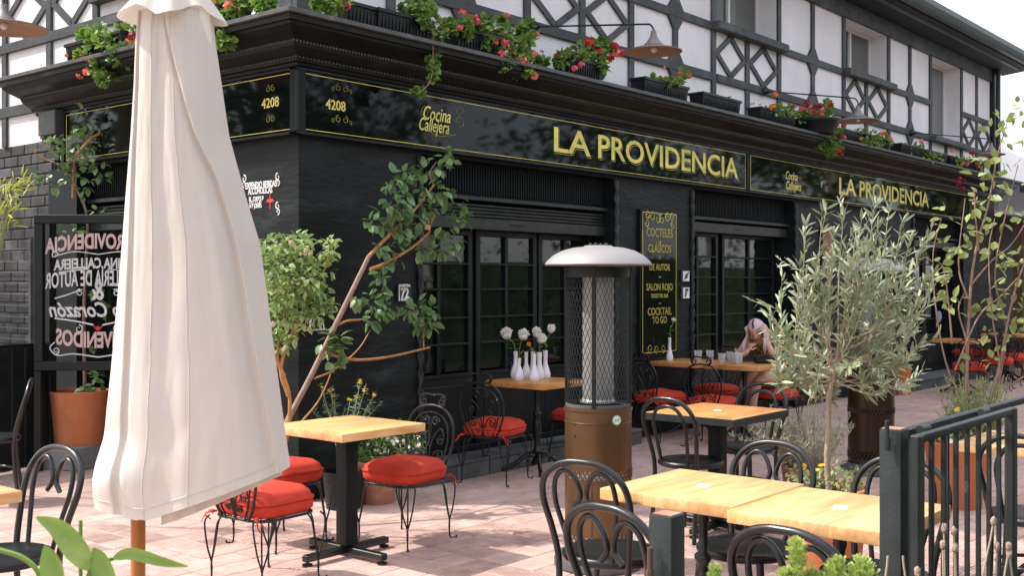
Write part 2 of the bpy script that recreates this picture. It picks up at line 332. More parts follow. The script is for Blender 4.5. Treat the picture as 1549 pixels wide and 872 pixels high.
# leaves ---------------------------------------------------------
def leaf_mesh(L,W,fold=.25,curl=.2,n=4,tip=1.0):
    vs=[];fs=[]
    for i in range(n+1):
        t=i/n; w_=W*.5*math.sin(PI*min(1,t**.8))**.8 if 0<t<1 else (W*.06 if t==0 else 0.002)
        x=L*t; z=-curl*L*t*t
        vs+=[(x,-w_,z+fold*w_),(x,0,z),(x,w_,z+fold*w_)]
    for i in range(n):
        a=i*3; fs+=[(a,a+1,a+4,a+3),(a+1,a+2,a+5,a+4)]
    return vs,fs
def rmat(p,dirv,roll=0,s=1):
    d=Vector(dirv).normalized(); q=d.to_track_quat('X','Z'); 
    return Matrix.Translation(Vector(p))@q.to_matrix().to_4x4()@Matrix.Rotation(roll,4,'X')@Matrix.Diagonal((s,s,s,1))
def rdir(up=0.,spread=1.):
    while 1:
        v=Vector((random.uniform(-1,1),random.uniform(-1,1),random.uniform(-1,1)))
        if .05<v.length<1: break
    v.normalize(); v.z+=up; return v.normalized()
def foliage(name,mats,leaf,mat,parent,maxobj=0,stuffname=None):
    """first maxobj leaves as objects sharing one mesh, the rest joined"""
    vs,fs=leaf; me=MB().add(vs,fs).mesh(name,mat,60)
    for m in mats[:maxobj]: link(name,me,parent,mx=m)
    rest=mats[maxobj:]
    if rest:
        b=MB()
        for m in rest: b.add(vs,fs,m)
        o=b.obj(stuffname or 'foliage',mat,parent,60); o['kind']='stuff'; return o
# ================================================================== GROUND
def struct(o): o['kind']='structure'; return o
struct(MB().box(-300,600,-300,600,-.3,-.06).obj('ground',earth,smooth=0))
struct(MB().box(-300,600,-60,-9.2,-.06,-.03).obj('street',asphalt,smooth=0))
tb=MB().box(-6.5,24,-5.06,9,-.06,-.007).obj('terrace_paving',mortar,smooth=0); struct(tb)
TS=.20
cells=[]
for i in range(-32,120):
    for j in range(-25,45):
        x=(i+.5)*TS; y=(j+.5)*TS+.12
        if x<-6.4 or x>23.8 or y<-5 or y>8.8: continue
        if x>0 and y>-.1: continue
        dx,dy=x-CAM[0],y-CAM[1]; d=dx*FW_[0]+dy*FW_[1]; l=dx*RT_[0]+dy*RT_[1]
        vis = d>5.5 and abs(l/d)<.50
        cells.append((0 if vis else 1,d,x,y))
cells.sort()
def tile_mb(x=0,y=0,h=0,ridge=False):
    b=MB(); a=TS/2-.0025; c=a-.004
    b.add([(x-a,y-a,-.0068),(x+a,y-a,-.0068),(x+a,y+a,-.0068),(x-a,y+a,-.0068),(x-a,y-a,-.002+h),(x+a,y-a,-.002+h),(x+a,y+a,-.002+h),(x-a,y+a,-.002+h),(x-c,y-c,h),(x+c,y-c,h),(x+c,y+c,h),(x-c,y+c,h)],
      [(0,1,5,4),(1,2,6,5),(2,3,7,6),(3,0,4,7),(4,5,9,8),(5,6,10,9),(6,7,11,10),(7,4,8,11),(8,9,10,11)])
    if ridge:
        for k in range(-4,5):
            q=k*.02; b.box(x-c+.006,x+c-.006,y+q-.005,y+q+.005,h+.0002,h+.0024)
    return b
tm=[tile_mb(ridge=r).mesh('tile',tilem,0) for r in (0,1)]
def hsh(x,y): return math.modf(abs(math.sin(x*12.9898+y*78.233)*43758.5453))[0]
for k,(v,d,x,y) in enumerate(cells[:300]):
    o=link('tile',tm[0 if hsh(round(x/.8),round(y/.6))>.30 else 1],tb,mx=Matrix.Translation((x,y,(hsh(y,x)-.5)*.0024))@Matrix.Rotation((hsh(x*2,y)-.5)*.008,4,'Z')@Matrix.Rotation(PI/2*int(hsh(x,y*3)*4),4,'Z'))
b=MB()
for v,d,x,y in cells[300:]:
    m=tile_mb(x,y,(hsh(y,x)-.5)*.002); b.add(m.v,m.f)
b.obj('outer_tiles',tilem,tb,smooth=0,kind='stuff')
struct(MB().box(-6.5,24,-9.2,-5.1,-.06,.04).obj('planting_bed',soil,smooth=0))
b=MB(); rg=random.Random(4)
for _ in range(70):
    l_=rg.uniform(-1.9,2.6); d=rg.uniform(5.6,12); x=CAM[0]+d*FW_[0]+l_*RT_[0]; y=CAM[1]+d*FW_[1]+l_*RT_[1]
    if y>-.35: continue
    q=leaf_mesh(.035,.016,.3,.1,2); b.add(q[0],q[1],Matrix.Translation((x,y,.004))@Matrix.Rotation(rg.uniform(0,6.28),4,'Z')@Matrix.Rotation(rg.uniform(-.3,.3),4,'X')@Matrix.Diagonal((*(rg.uniform(.4,1.1),)*3,1)))
o=b.obj('fallen_leaves',barko,None,smooth=60); o['kind']='stuff'; o['label']='few small dry leaves scattered on the pink paving'; o['category']='leaves'
# kerb steps
kb=struct(MB().box(.95,4.0,-.27,.0,-.04,.13).obj('kerb',kerbm,smooth=0))
x=.95
while x<3.95:
    L=min(.39,4.0-x); MB().bbox(x+.003,x+L-.003,-.30,-.262,-.03,.118,.004).obj('kerb_block',kerbm,kb,smooth=0)
    MB().bbox(x+.003,x+L-.003,-.305,.0,.121+.001,.15,.005).obj('kerb_slab',kerbm,kb,smooth=0); x+=.395
kb2=struct(MB().box(9.8,15.2,-.42,-.0,-.04,.13).obj('kerb',kerbm,smooth=0))
x=9.8
while x<15.1:
    MB().bbox(x+.003,x+.59,-.45,-.41,-.03,.118,.004).obj('kerb_block',kerbm,kb2,smooth=0)
    MB().bbox(x+.003,x+.59,-.46,.0,.122,.15,.005).obj('kerb_slab',kerbm,kb2,smooth=0); x+=.6

# ================================================================== BUILDING
B=thing('restaurant_building','two storey black and white half timbered corner restaurant with black shopfront','building')
part=lambda name,mb,mat,par=B,sm=0,**k: mb.obj(name,mat,par,smooth=sm,**k)
# ground-floor piers and lintel
part('corner_pier',MB().box(0,1.25,0,.4,0,2.6).box(0,.4,.401,.95,0,2.6),blackwall)
part('pier',MB().box(3.94,5.45,0,.4,0,2.6),blackwall)
part('pier',MB().box(7.92,12.05,0,.4,0,2.6),blackwall)
part('pier',MB().box(14.35,16.1,0,.4,0,2.6),blackwall)
part('lintel_wall',MB().box(0,16.1,0,.4,2.6005,3.36).box(0,.4,.401,3.35,2.6005,3.36),blackmatt)
part('end_wall',MB().box(15.7,16.1,.401,8,0,5.5),plaster_white)
part('side_pier',MB().box(-.04,.4,3.0,3.5,0,2.6),blackmatt)
part('grey_end_block',MB().bbox(-.14,-.0,3.2,3.5,2.90,3.12,.008),leadtop)
# base course of corner pier
def wallholes(side,s0,s1,z0,z1,holes,t0,t1):
    b=MB(); xs=sorted(set([s0,s1]+[h[0] for h in holes]+[h[1] for h in holes]))
    for a,c in zip(xs,xs[1:]):
        hs=sorted([h for h in holes if h[0]<=a+1e-6 and h[1]>=c-1e-6],key=lambda h:h[2]); z=z0
        for h in hs+[(0,0,z1,z1)]:
            if h[2]>z+1e-4:
                if side=='R': b.box(a,c,t0,t1,z,h[2])
                else: b.box(t0,t1,a,c,z,h[2])
            z=max(z,h[3])
    return b
HR=[(5.93,7.44,4.50,5.22),(9.47,10.98,4.50,5.22),(12.84,14.2,3.93,5.22)]
part('upper_wall',wallholes('R',0,16.1,3.36,5.5,HR,0,.3),plaster_white)
HL=[(1.02,2.62,4.06,5.2)]
part('upper_wall',wallholes('L',.301,3.7,3.36,5.5,HL,0,.3),plaster_white)
part('upper_wall',MB().box(0,.3,3.701,9,2.88,5.5),plaster_white)
# fill behind
part('inner_core',MB().box(.5,15.6,.75,8.9,.0,5.4),blackmatt)
# timbers
TO=.028
def tb_(name,x0,x1,z0,z1,side='R',o=TO):
    b=MB()
    if side=='R': b.bbox(x0,x1,-o,.0,z0,z1,.004)
    else: b.bbox(-o,.0,x0,x1,z0,z1,.004)
    return part(name,b,timber)
def poly_(name,pts,side,o):
    b=MB(); b.prism(pts,-o,.0,'y' if side=='R' else 'x'); return part(name,b,timber)
postsR=[(.897,3.4,5.2),(1.73,3.4,5.2),(2.572,3.4,5.2),(3.40,3.4,5.2),(4.23,3.4,5.2),(5.07,3.4,5.2),(5.88,3.4,5.2),(6.67,3.4,4.40),(7.485,3.4,5.2),(8.44,3.4,5.2),(9.418,3.4,5.2),(10.19,3.4,4.40),(11.026,3.4,5.2),(11.877,3.4,5.2),(12.77,3.4,5.2),(13.5,3.4,3.82),(14.266,3.4,5.2),(15.07,3.4,5.2)]
for x,z0,z1 in postsR: tb_('timber_post',x-.045,x+.045,z0,z1)
part('timber_corner_post',MB().bbox(-.06,.17,-.06,.0,3.38,5.5,.006).bbox(-.06,.0,.0,.17,3.38,5.5,.006),timber)
part('timber_corner_post',MB().bbox(15.84,16.13,-.07,.0,3.3,5.42,.006),blackpaint)
def rail(spans,z0,z1,side='R',o=.036):
    for a,c in spans: tb_('timber_rail',a,c,z0,z1,side,o)
rail([(.18,5.82),(5.94,15.82)],3.83,3.92)
rail([(.18,5.86),(7.5,9.4),(11.04,12.8),(14.25,15.82)],4.40,4.485)
part('timber_frieze',MB().bbox(.18,15.83,-.05,.0,5.2,5.42,.006),timber)
for x in (1.73,5.07,8.44,11.877):
    for z0,z1 in ((3.83,3.92),(4.40,4.485)):
        if x==1.73 and z0<3.9: hh=.17
        else: hh=.13
        w0=.043; poly_('timber_knee',[(x-w0,z0-hh),(x+w0,z0-hh),(x+.15,z0+.002),(x+.15,z1-.002),(x+w0,z1+hh),(x-w0,z1+hh),(x-.15,z1-.002),(x-.15,z0+.002)],'R',.032)
def diamond(a,c,z0,z1,side='R',w_=.062):
    a+=.045; c-=.045; mx_,mz=(a+c)/2,(z0+z1)/2; C=[(mx_,z1),(c,mz),(mx_,z0),(a,mz)]
    for i in range(4):
        p=Vector(C[i]); q=Vector(C[(i+1)%4]); d=(q-p).normalized(); n=Vector((-d.y,d.x)); cen=Vector((mx_,mz))
        if (cen-p).dot(n)<0: n=-n
        e=w_*.28
        pts=[p-d*.0-n*e,q-n*e,q+n*(w_-e)-d*w_*.6,p+n*(w_-e)+d*w_*.6]
        poly_('timber_brace',[(v.x,v.y) for v in pts],side,.024+.001*(i%2))
for a,c in ((2.572,3.40),(3.40,4.23),(5.88,6.67),(6.67,7.485),(9.418,10.19),(10.19,11.026)): diamond(a,c,3.92,4.40)
for a,c in ((14.266,15.07),(15.07,15.85)): diamond(a,c,3.55,4.40) if 0 else diamond(a,c,3.92,4.40)
# left facade timbers
for y,z0,z1 in ((.897,3.4,5.3),(2.72,3.4,5.3),(3.53,3.55,5.3),(4.39,2.88,5.3),(5.25,2.88,5.3),(6.1,2.88,5.3)): tb_('timber_post',y-.045,y+.045,z0,z1,'L')
rail([(.18,7)],3.78,3.87,'L'); rail([(.18,.9),(2.72,7)],4.38,4.47,'L'); rail([(3.62,7)],3.16,3.26,'L')
for a,c in ((2.72,3.53),(3.53,4.39),(4.39,5.25)): diamond(a,c,3.87,4.38,'L')
tb_('timber_post',3.6,3.68,2.9,3.16,'L')
MB().bbox(-.10,.0,.95,2.70,3.985,4.055,.006).obj('window_sill',timber,B,smooth=0)
# upper windows
def upwin(name,x0,x1,z0,z1,pane0,pane1,blind,Y=.24):
    f=MB(); w_=.05
    f.bbox(x0,x0+w_,Y,Y+.05,z0,z1,.004).bbox(x1-w_,x1,Y,Y+.05,z0,z1,.004).bbox(x0+w_,x1-w_,Y,Y+.05,z1-w_,z1,.004).bbox(x0+w_,x1-w_,Y,Y+.05,z0,z0+w_,.004)
    f.bbox((x0+x1)/2-.025,(x0+x1)/2+.025,Y-.01,Y+.04,z0+w_,z1-w_,.004)
    o=part(name,f,blindw)
    MB().box(x0+w_,x1-w_,Y+.045,Y+.06,z0+w_,z1-w_).obj('blind',blind,o,smooth=0)
    MB().box(x0+w_,(x0+x1)/2-.025,Y+.02,Y+.026,z0+w_,z1-w_).obj('pane',clearglass,o,smooth=0)
    MB().box((x0+x1)/2+.025,x1-w_,Y+.02,Y+.026,z0+w_,z1-w_).obj('pane',clearglass,o,smooth=0)
    return o
upwin('window',5.93,7.44,4.50,5.22,0,1,curtain); upwin('window',9.47,10.98,4.50,5.22,0,1,curtain); upwin('window',12.84,14.2,3.93,5.22,0,1,curtaing)
for a,c in ((5.83,7.54),(9.37,11.08)): part('window_sill',MB().bbox(a,c,-.13,.0,4.40,4.495,.01),timber)
part('window_sill',MB().bbox(12.7,14.34,-.13,.0,3.825,3.915,.01),timber)
# left upper window
f=MB().bbox(.2,.25,1.02,1.07,4.06,5.2,.004).bbox(.2,.25,2.57,2.62,4.06,5.2,.004).bbox(.2,.25,1.07,2.57,4.06,4.11,.004); o=part('window',f,blindw)
MB().box(.26,.27,1.07,2.57,4.11,5.2).obj('pane',panemat,o,smooth=0)
# eaves and roof
part('soffit',MB().add([(-.5,-.5,5.47),(16.6,-.5,5.47),(16.6,.0,5.421),(-.5,.0,5.421),(-.5,-.5,5.52),(16.6,-.5,5.52),(16.6,.0,5.52),(-.5,.0,5.52)],[(0,3,2,1),(4,5,6,7),(0,1,5,4),(1,2,6,5),(2,3,7,6),(3,0,4,7)]),soffit)
part('soffit',MB().box(-.5,.0,.0,9,5.47,5.52),soffit)
part('gutter',MB().prism([(-.62,5.52),(-.60,5.48),(-.53,5.48),(-.51,5.52),(-.51,5.66),(-.64,5.66),(-.64,5.58)],-.5,16.75,'x'),gutterm)
part('soffit_trim',MB().bbox(-.4,16.3,-.40,-.34,5.44,5.462,.004),leadtop)
part('roof',MB().add([(-.6,-.6,5.62),(16.7,-.6,5.62),(16.7,9,5.62),(-.6,9,5.62),(2.5,4,7.4),(14.5,4,7.4)],[(0,1,5,4),(1,2,5),(2,3,4,5),(3,0,4),(0,3,2,1)]),gutterm)
part('downpipe',MB().tube([(15.95,-.12,5.45),(15.95,-.12,3.4)],.04,8),gutterm,sm=50)
# cornice : profile (out,z)
prof=[(.03,3.10),(.06,3.105),(.075,3.13),(.10,3.135),(.115,3.165),(.16,3.19),(.20,3.215),(.215,3.245),(.26,3.262),(.33,3.285),(.375,3.31),(.385,3.325),(.41,3.33),(.415,3.362),(.36,3.366),(.0,3.37)]
def sweepcor(prof,xr,yl):
    vs=[];n=len(prof)
    for p,z in prof: vs.append((xr,-p,z))
    for p,z in prof: vs.append((-p,-p,z))
    for p,z in prof: vs.append((-p,yl,z))
    fs=[]
    for s_ in range(2):
        for i in range(n-1): fs.append((s_*n+i,s_*n+i+1,(s_+1)*n+i+1,(s_+1)*n+i))
    fs.append(tuple(range(n))); fs.append(tuple(range(3*n-1,2*n-1,-1)))
    return MB().add(vs,fs)
part('cornice',sweepcor(prof,16.3,3.68),blackpaint)
part('cornice_capping',sweepcor([(.0,3.371),(.435,3.368),(.445,3.372),(.445,3.398),(.435,3.404),(.0,3.406)],16.35,3.74),leadtop)
def beadrow(p,z,r,pitch):
    b=MB()
    def bead(x,y,ax):
        vs=[(0,0,r),(0,0,-r)]+[(r*.8*math.cos(a),r*.8*math.sin(a),0) for a in (0,PI/2,PI,3*PI/2)]
        b.add([(x+v[0],y+v[1],z+v[2]) for v in vs],[(0,2,3),(0,3,4),(0,4,5),(0,5,2),(1,3,2),(1,4,3),(1,5,4),(1,2,5)])
    s=-p
    while s<16.2: bead(s,-p,0); s+=pitch*(1 if s<8 else 1.5)
    s=-p+pitch
    while s<3.6: bead(-p,s,1); s+=pitch
    return b
part('bead_moulding',beadrow(.225,3.243,.015,.030),leadtop,sm=60,kind='stuff')
part('bead_moulding',beadrow(.125,3.158,.010,.034),leadtop,sm=60,kind='stuff')
# bays --------------------------------------------------------------
def bay(x0,x1,units,side='R',zt=2.6,shut=(2.03,2.13,2.27),rows=(1.98,1.733,1.512,1.267,1.041,.808),slope=0):
    def bx(b,a,c,o0,o1,z0,z1,bev=.004):
        if side=='R': return b.bbox(a,c,o0,o1,z0,z1,bev)
        return b.bbox(o0,o1,a,c,z0,z1,bev)
    # fluted panel
    b=MB(); bx(b,x0,x1,.13,.2,2.31,zt,.002); s=x0+.03
    while s<x1-.03: bx(b,s,s+.014,.112,.131,2.33,zt-.01,.003); s+=.034
    part('fluted_panel',b,blackmatt,kind='stuff')
    b=MB(); bx(b,x0,x1,.06,.21,2.275,2.31); part('shutter_ledge',b,slatmat)
    z=shut[1]+.005; k=0
    while z<shut[2]-.02:
        b=MB(); bx(b,x0+.02,x1-.02,.1,.125,z,z+.026,.008); part('shutter_slat',b,slatmat); z+=.03
    b=MB(); bx(b,x0+.01,x1-.01,.09,.12,shut[0],shut[1],.004); part('shutter_rail',b,slatmat)
    b=MB(); bx(b,(x0+x1)/2-.12,(x0+x1)/2+.05,.082,.09,(shut[0]+shut[1])/2-.006,(shut[0]+shut[1])/2+.008,.003); part('shutter_handle',b,blackpaint)
    # windows
    for (a,c,muls,rw) in units:
        b=MB(); st=.055
        zr=rw
        bx(b,a,a+st,.23,.29,.16,2.25); bx(b,c-st,c,.23,.29,.16,2.25); bx(b,a+st,c-st,.232,.29,zr[0],2.25); bx(b,a+st,c-st,.232,.29,.16,zr[-1]-.02)
        bx(b,a+st,c-st,.222,.25,zr[-1]-.055,zr[-1]-.02)
        for z in zr[1:-1]: bx(b,a+st,c-st,.225,.28,z-.009,z+.009,.003)
        for m in muls: bx(b,m-.02,m+.02,.236,.275,zr[-1]-.02,zr[0],.003)
        wo=part('window',b,blackpaint)
        xs=[a+st]+list(muls)+[c-st]
        for p,q in zip(xs,xs[1:]):
            for z1,z0 in zip(zr,zr[1:]):
                b=MB(); t=(hsh(p,z0)-.5)*.006
                y=.262
                if side=='R': b.add([(p+.005,y+t,z0),(q-.005,y-t,z0),(q-.005,y-t+.002,z1),(p+.005,y+t+.002,z1)],[(0,1,2,3)])
                else: b.add([(y+t,p+.005,z0),(y-t,q-.005,z0),(y-t+.002,q-.005,z1),(y+t+.002,p+.005,z1)],[(0,1,2,3)])
                b.obj('pane',panemat,wo,smooth=0)
        b=MB(); bx(b,a+st+.04,c-st-.04,.224,.236,.24,zr[-1]-.12,.006); b.obj('lower_panel',blackpaint,wo,smooth=0)
    b=MB(); bx(b,x0,x1,.19,.32,.0,.16,.004); part('threshold',b,blackmatt)
    # rope mouldings
    for s in (x0-.028,x1+.028):
        b=MB(); n=9; H=zt-.02; m=int(H/.022)
        vs=[];fs=[]
        for i in range(m+1):
            z=H*i/m+.0
            for k in range(n):
                an=2*PI*k/n; rr=.024*(1+.28*math.cos(2*an-z*44)); 
                vs.append((s+rr*math.cos(an),-.012+rr*math.sin(an),z) if side=='R' else (-.012+rr*math.sin(an),s+rr*math.cos(an),z))
        for i in range(m):
            for k in range(n): fs.append((i*n+k,i*n+(k+1)%n,(i+1)*n+(k+1)%n,(i+1)*n+k))
        b.add(vs,fs); part('rope_moulding',b,slatmat,sm=60)
RW=(1.98,1.733,1.512,1.267,1.041,.808)
bay(1.25,3.94,[(1.30,2.12,(1.70,),RW),(2.17,3.02,(2.59,),RW),(3.05,3.90,(3.47,),RW)])
bay(5.45,7.92,[(5.5,6.42,(5.96,),(2.1,1.87,1.633,1.435,1.197,.97,.75)),(6.52,7.86,(7.19,),(2.1,1.87,1.633,1.435,1.197,.97,.75))],shut=(2.14,2.25,2.25))
bay(12.05,14.35,[(12.1,13.18,(12.64,),(2.1,1.87,1.633,1.435,1.197,.97,.75)),(13.2,14.3,(13.75,),(2.1,1.87,1.633,1.435,1.197,.97,.75))],shut=(2.14,2.25,2.25))
bay(.95,3.0,[(.98,1.96,(1.47,),RW),(1.99,2.97,(2.48,),RW)],side='L')
# painted notice on the left pier
LR=(R(90),0,-R(90))
def ltext(body,px,py,size,mat,bold=0,sx=1,shear=0,X=-.003): 
    y,z=FL(px,py); return text('painted_lettering',body,size,mat,(X,y,z),LR,B,bold,.0008,sx=sx,shear=shear)
ltext('EXPENDIO BEBIDAS',395,280,.068,whitepaint,.0015,.62); ltext('ALCOHÓLICAS',394,289,.068,whitepaint,.0015,.62)
ltext('EL  CHEVY-9',388,301,.045,whitepaint,.001,.7); ltext('F.O  CL-42',387,307,.045,whitepaint,.001,.7); ltext('M Y JUEVES',387,312,.042,whitepaint,.001,.7)
def scroll(mb,c,r,turns,a0,dirn,th=.004,ax='L',X=-.004,n=26):
    pts=[]
    for i in range(n+1):
        t=i/n; a=a0+dirn*turns*2*PI*t; q=r*(1-.75*t); u,v=c[0]+q*math.cos(a),c[1]+q*math.sin(a)
        pts.append((X,u,v) if ax=='L' else (u,X,v))
    return mb.tube(pts,[th,th*.4],5)
y0,z0=FL(370,275); y1,z1=FL(421,272); y2,z2=FL(421,316)
b=MB()
for (yy,zz,s_) in ((y0,z0,1),(y1,z1,-1),(y2,z2,-1)):
    scroll(b,(yy,zz+.02),.028,1.0,PI/2,s_,.006); scroll(b,(yy,zz-.02),.024,1.0,-PI/2,s_,.005)
part('painted_scroll',b,whitepaint,sm=50)
yy,zz=FL(409,304); part('painted_red_mark',MB().ball((-.002,yy,zz),.045,2,(.05,1,.32)).box(-.004,-.001,yy-.004,yy+.004,zz-.06,zz+.06),redpaint,sm=50)
# brick (block) wall at far left
bw=thing('block_wall','dark painted block wall with pale mortar left of the shopfront','wall')
MB().box(.02,.28,3.5,9,.0,2.875).obj('mortar_bed',mortarw,bw,smooth=0)
bms=[MB().bbox(-.0,.05,-.125,.125,-.044,.044,.006,1).mesh('brick',brickm,0) for _ in range(1)]
pm=MB().bbox(-.0,.05,-.125,.125,-.034,.034,.006,1).mesh('brick',brickm,0)
z=2.83; r_=0
while z>.1:
    y=3.64-(.13 if r_%2 else 0)
    while y<6.3:
        o=link('brick',bms[0],bw,mx=Matrix.Translation((-.004*hsh(y,z),y,z))); y+=.262
    z-=.1; r_+=1
    if r_*11>270: break
# ================================================================== FASCIA SIGNS
def fascia(name,label,a,c,side='R',z0=2.625,z1=3.098):
    t=thing(name,label,'shop sign')
    def bx(b,s0,s1,o0,o1,p,q,bev=.003):
        return b.bbox(s0,s1,-o1,-o0,p,q,bev) if side=='R' else b.bbox(-o1,-o0,s0,s1,p,q,bev)
    b=MB(); bx(b,a,c,.001,.055,z0,z1); b.obj('backing_board',blackmatt,t,smooth=0)
    b=MB(); bx(b,a+.03,c-.03,.056,.066,z0+.022,z1-.02,.001); b.obj('glass_panel',signglass,t,smooth=0)
    b=MB(); bx(b,a,c,.056,.082,z0,z0+.02); bx(b,a,c,.056,.082,z1-.018,z1); bx(b,a,a+.028,.056,.08,z0+.021,z1-.019); bx(b,c-.028,c,.056,.08,z0+.021,z1-.019); b.obj('sign_frame',blackpaint,t,smooth=0)
    b=MB(); g=.0055; p,q,r,s=a+.05,c-.05,z0+.036,z1-.034
    for (e0,e1,f0,f1) in ((p,q,r,r+g),(p,q,s-g,s),(p,p+g,r+g,s-g),(q-g,q,r+g,s-g)): bx(b,e0,e1,.0661,.069,f0,f1,.001)
    b.obj('gold_border',golddim if 0 else gold,t,smooth=0)
    return t
RR=(R(90),0,0); YS=-.0675
s1=fascia('fascia_sign','black glass fascia sign with large gold LA PROVIDENCIA beside number 4208',-.082,6.58)
s2=fascia('fascia_sign','farther black glass fascia sign with small gold lettering behind the olive tree',6.60,14.6)
s3=fascia('fascia_sign','short black glass sign numbered 4208 on the left side of the corner',-.0815+.0,3.18,'L')
def rt(t,body,px,py,size,bold=.004,sx=1,shear=0,Y=YS,mat=None,px2=None,fit=None):
    x,z=FR(px,py,Y); o=text('gold_lettering',body,size,mat or gold,(x,Y,z),RR,t,bold,.0015,sx=sx,shear=shear); return o
def fitw(o,x0,x1):
    bpy.context.view_layer.update(); wdt=o.dimensions.x/max(o.scale.x,1e-6); s=(x1-x0)/wdt; o.scale=(s,1,1)
def sign_name(t,xa,xb,zm):
    # word LA and word PROVIDENCIA
    f=(xb-xa)
    a=text('gold_lettering','LA',.32,gold,(xa+f*.081,YS,zm),RR,t,.004,.001); a2=text('gold_lettering','PROVIDENCIA',.32,gold,(xa+f*.60,YS,zm),RR,t,.004,.001)
    bpy.context.view_layer.update()
    a.scale=(f*.165/a.dimensions.x,1,1); a2.scale=(f*.80/a2.dimensions.x,1,1)
    # drop outline, a thin offset copy behind
    for src,body,cx,w_ in ((a,'LA',xa+f*.081,.165),(a2,'PROVIDENCIA',xa+f*.60,.80)):
        s_=text('drop_line',body,.32,golddim,(cx+.015,YS+.0008,zm-.015),RR,t,.005,.0002); s_.scale=src.scale
        k_=text('drop_gap',body,.32,signglass,(cx+.009,YS+.0004,zm-.009),RR,t,.0055,.0003); k_.scale=src.scale
sign_name(s1,2.88,6.33,2.868); sign_name(s2,9.13,12.52,2.862)
rt(s1,'4208',508,160,.10,.0022,.95)
def flour(b,x,z,s,Y=YS):
    for sgn in (-1,1):
        scroll(b,(x+sgn*.25*s,z),.22*s,1.2,PI/2 if sgn>0 else PI/2,-sgn,.0028,'R',Y); scroll(b,(x+sgn*.62*s,z-.1*s),.14*s,1.1,-PI/2,sgn,.002,'R',Y)
b=MB(); x,z=FR(508,135); flour(b,x,z,.13); x,z=FR(508,182); flour(b,x,z,.13); 
x,z=FR(686,178); scroll(b,(x,z+.04),.05,1.3,0,1,.002,'R',YS); scroll(b,(x+.01,z-.05),.055,1.3,PI,-1,.002,'R',YS); x,z=FR(634,175); scroll(b,(x,z+.02),.05,1.2,PI/2,1,.002,'R',YS)
x,z=FR(655,205); b.tube(spl([(x-.16,YS,z+.03),(x,YS,z-.01),(x+.2,YS,z+.02)],8),.0025,5)
b.obj('gold_flourish',golddim,s1,smooth=50)
rt(s1,'Cocina',660,174,.16,.001,.72,.32); rt(s1,'Callejera',656,191,.15,.001,.66,.32)
rt(s2,'Cocina',1197,267,.15,.001,.8,.3); rt(s2,'Callejera',1200,282,.15,.001,.8,.3); rt(s2,'?' if 0 else 'y',1243,277,.11,.001)
y,z=FL(409,156,-.067); text('gold_lettering','4208',.10,gold,(-.0675,y,z),LR,s3,.001,.0015)
b=MB()
for py in (134,180):
    y,z=FL(409,py,-.067)
    for sg in (-1,1): scroll(b,(y+sg*.03,z),.026,1.2,PI/2,sg,.0026,'L',-.0675)
b.obj('gold_flourish',golddim,s3,smooth=50)
# ================================================================== SMALL SIGNS
def rplate(name,label,cat,px0,px1,py0,py1,Y=-.002,th=.02,mat=plaque):
    x0,z1=FR((px0),py0,Y); x1,_=FR(px1,py0,Y); _,z0=FR(px0,py1,Y)
    t=thing(name,label,cat,((x0+x1)/2,Y,(z0+z1)/2)); w_,h=(x1-x0)/2,(z1-z0)/2
    MB().bbox(-w_,w_,-th,0,-h,h,.003).obj('plate',mat,t,smooth=0); return t,w_,h
t,w_,h=rplate('number_plaque','dark plaque numbered 72 beside the climbing rose','plaque',600,619,431,457)
text('plaque_lettering','72',.11,whitepaint,(0,-.0215,-.005),RR,t,.004,.001,sx=.8); text('plaque_lettering','NUESTRA\nMESA',.028,whitepaint,(0,-.0215,h*.68),RR,t,.001,.001); text('plaque_lettering','BARRA',.028,whitepaint,(0,-.0215,-h*.75),RR,t,.001,.001)
MB().box(-w_+.004,-w_+.012,-.0225,-.0205,-h+.005,h-.005).obj('white_edge',whitepaint,t,smooth=0)
t,w_,h=rplate('pictogram_plaque','black plaque with white outline of a dog behind the rose trunk','plaque',464,486,480,503)
b=MB(); b.tube([(-w_+.012,-.022,-h+.01),(-w_+.012,-.022,h-.01)],.004,5)
b.tube(spl([(-.05,-.022,.02),(-.03,-.022,.05),(.02,-.022,.05),(.05,-.022,.03),(.07,-.022,.0),(.075,-.022,-.04)],5),.004,5).tube(spl([(-.02,-.022,.045),(-.025,-.022,0),(-.06,-.022,-.01),(-.045,-.022,-.04)],5),.004,5).tube(spl([(.02,-.022,.03),(.04,-.022,-.0),(.05,-.022,-.045)],5),.004,5)
b.obj('white_outline',whitepaint,t,smooth=50); text('plaque_lettering','MASCOTAS BIENVENIDAS',.018,whitepaint,(0,-.0215,-h*.72),RR,t,0,.001)
for k,(py0,py1,lab) in enumerate(((409,427,'upper small white pictogram plaque right of the menu board'),(434,453,'lower small white pictogram plaque right of the menu board'))):
    t,w_,h=rplate('pictogram_plaque',lab,'plaque',1028.5,1041,py0,py1)
    MB().box(-w_+.03,w_-.012,-.0225,-.0205,-h+.01,h-.01).obj('light_field',gaugewhite,t,smooth=0)
    b=MB()
    if k==0: b.tube([(-.03,-.024,-.03),(.05,-.024,.04)],.009,5).ball((.01,-.024,0),.03,1,(1,.1,1))
    else: b.tube(spl([(-.02,-.024,-.04),(0,-.024,.0),(.0,-.024,.04),(.04,-.024,.03)],4),.01,5)
    b.obj('dark_pictogram',plaque,t,smooth=50)
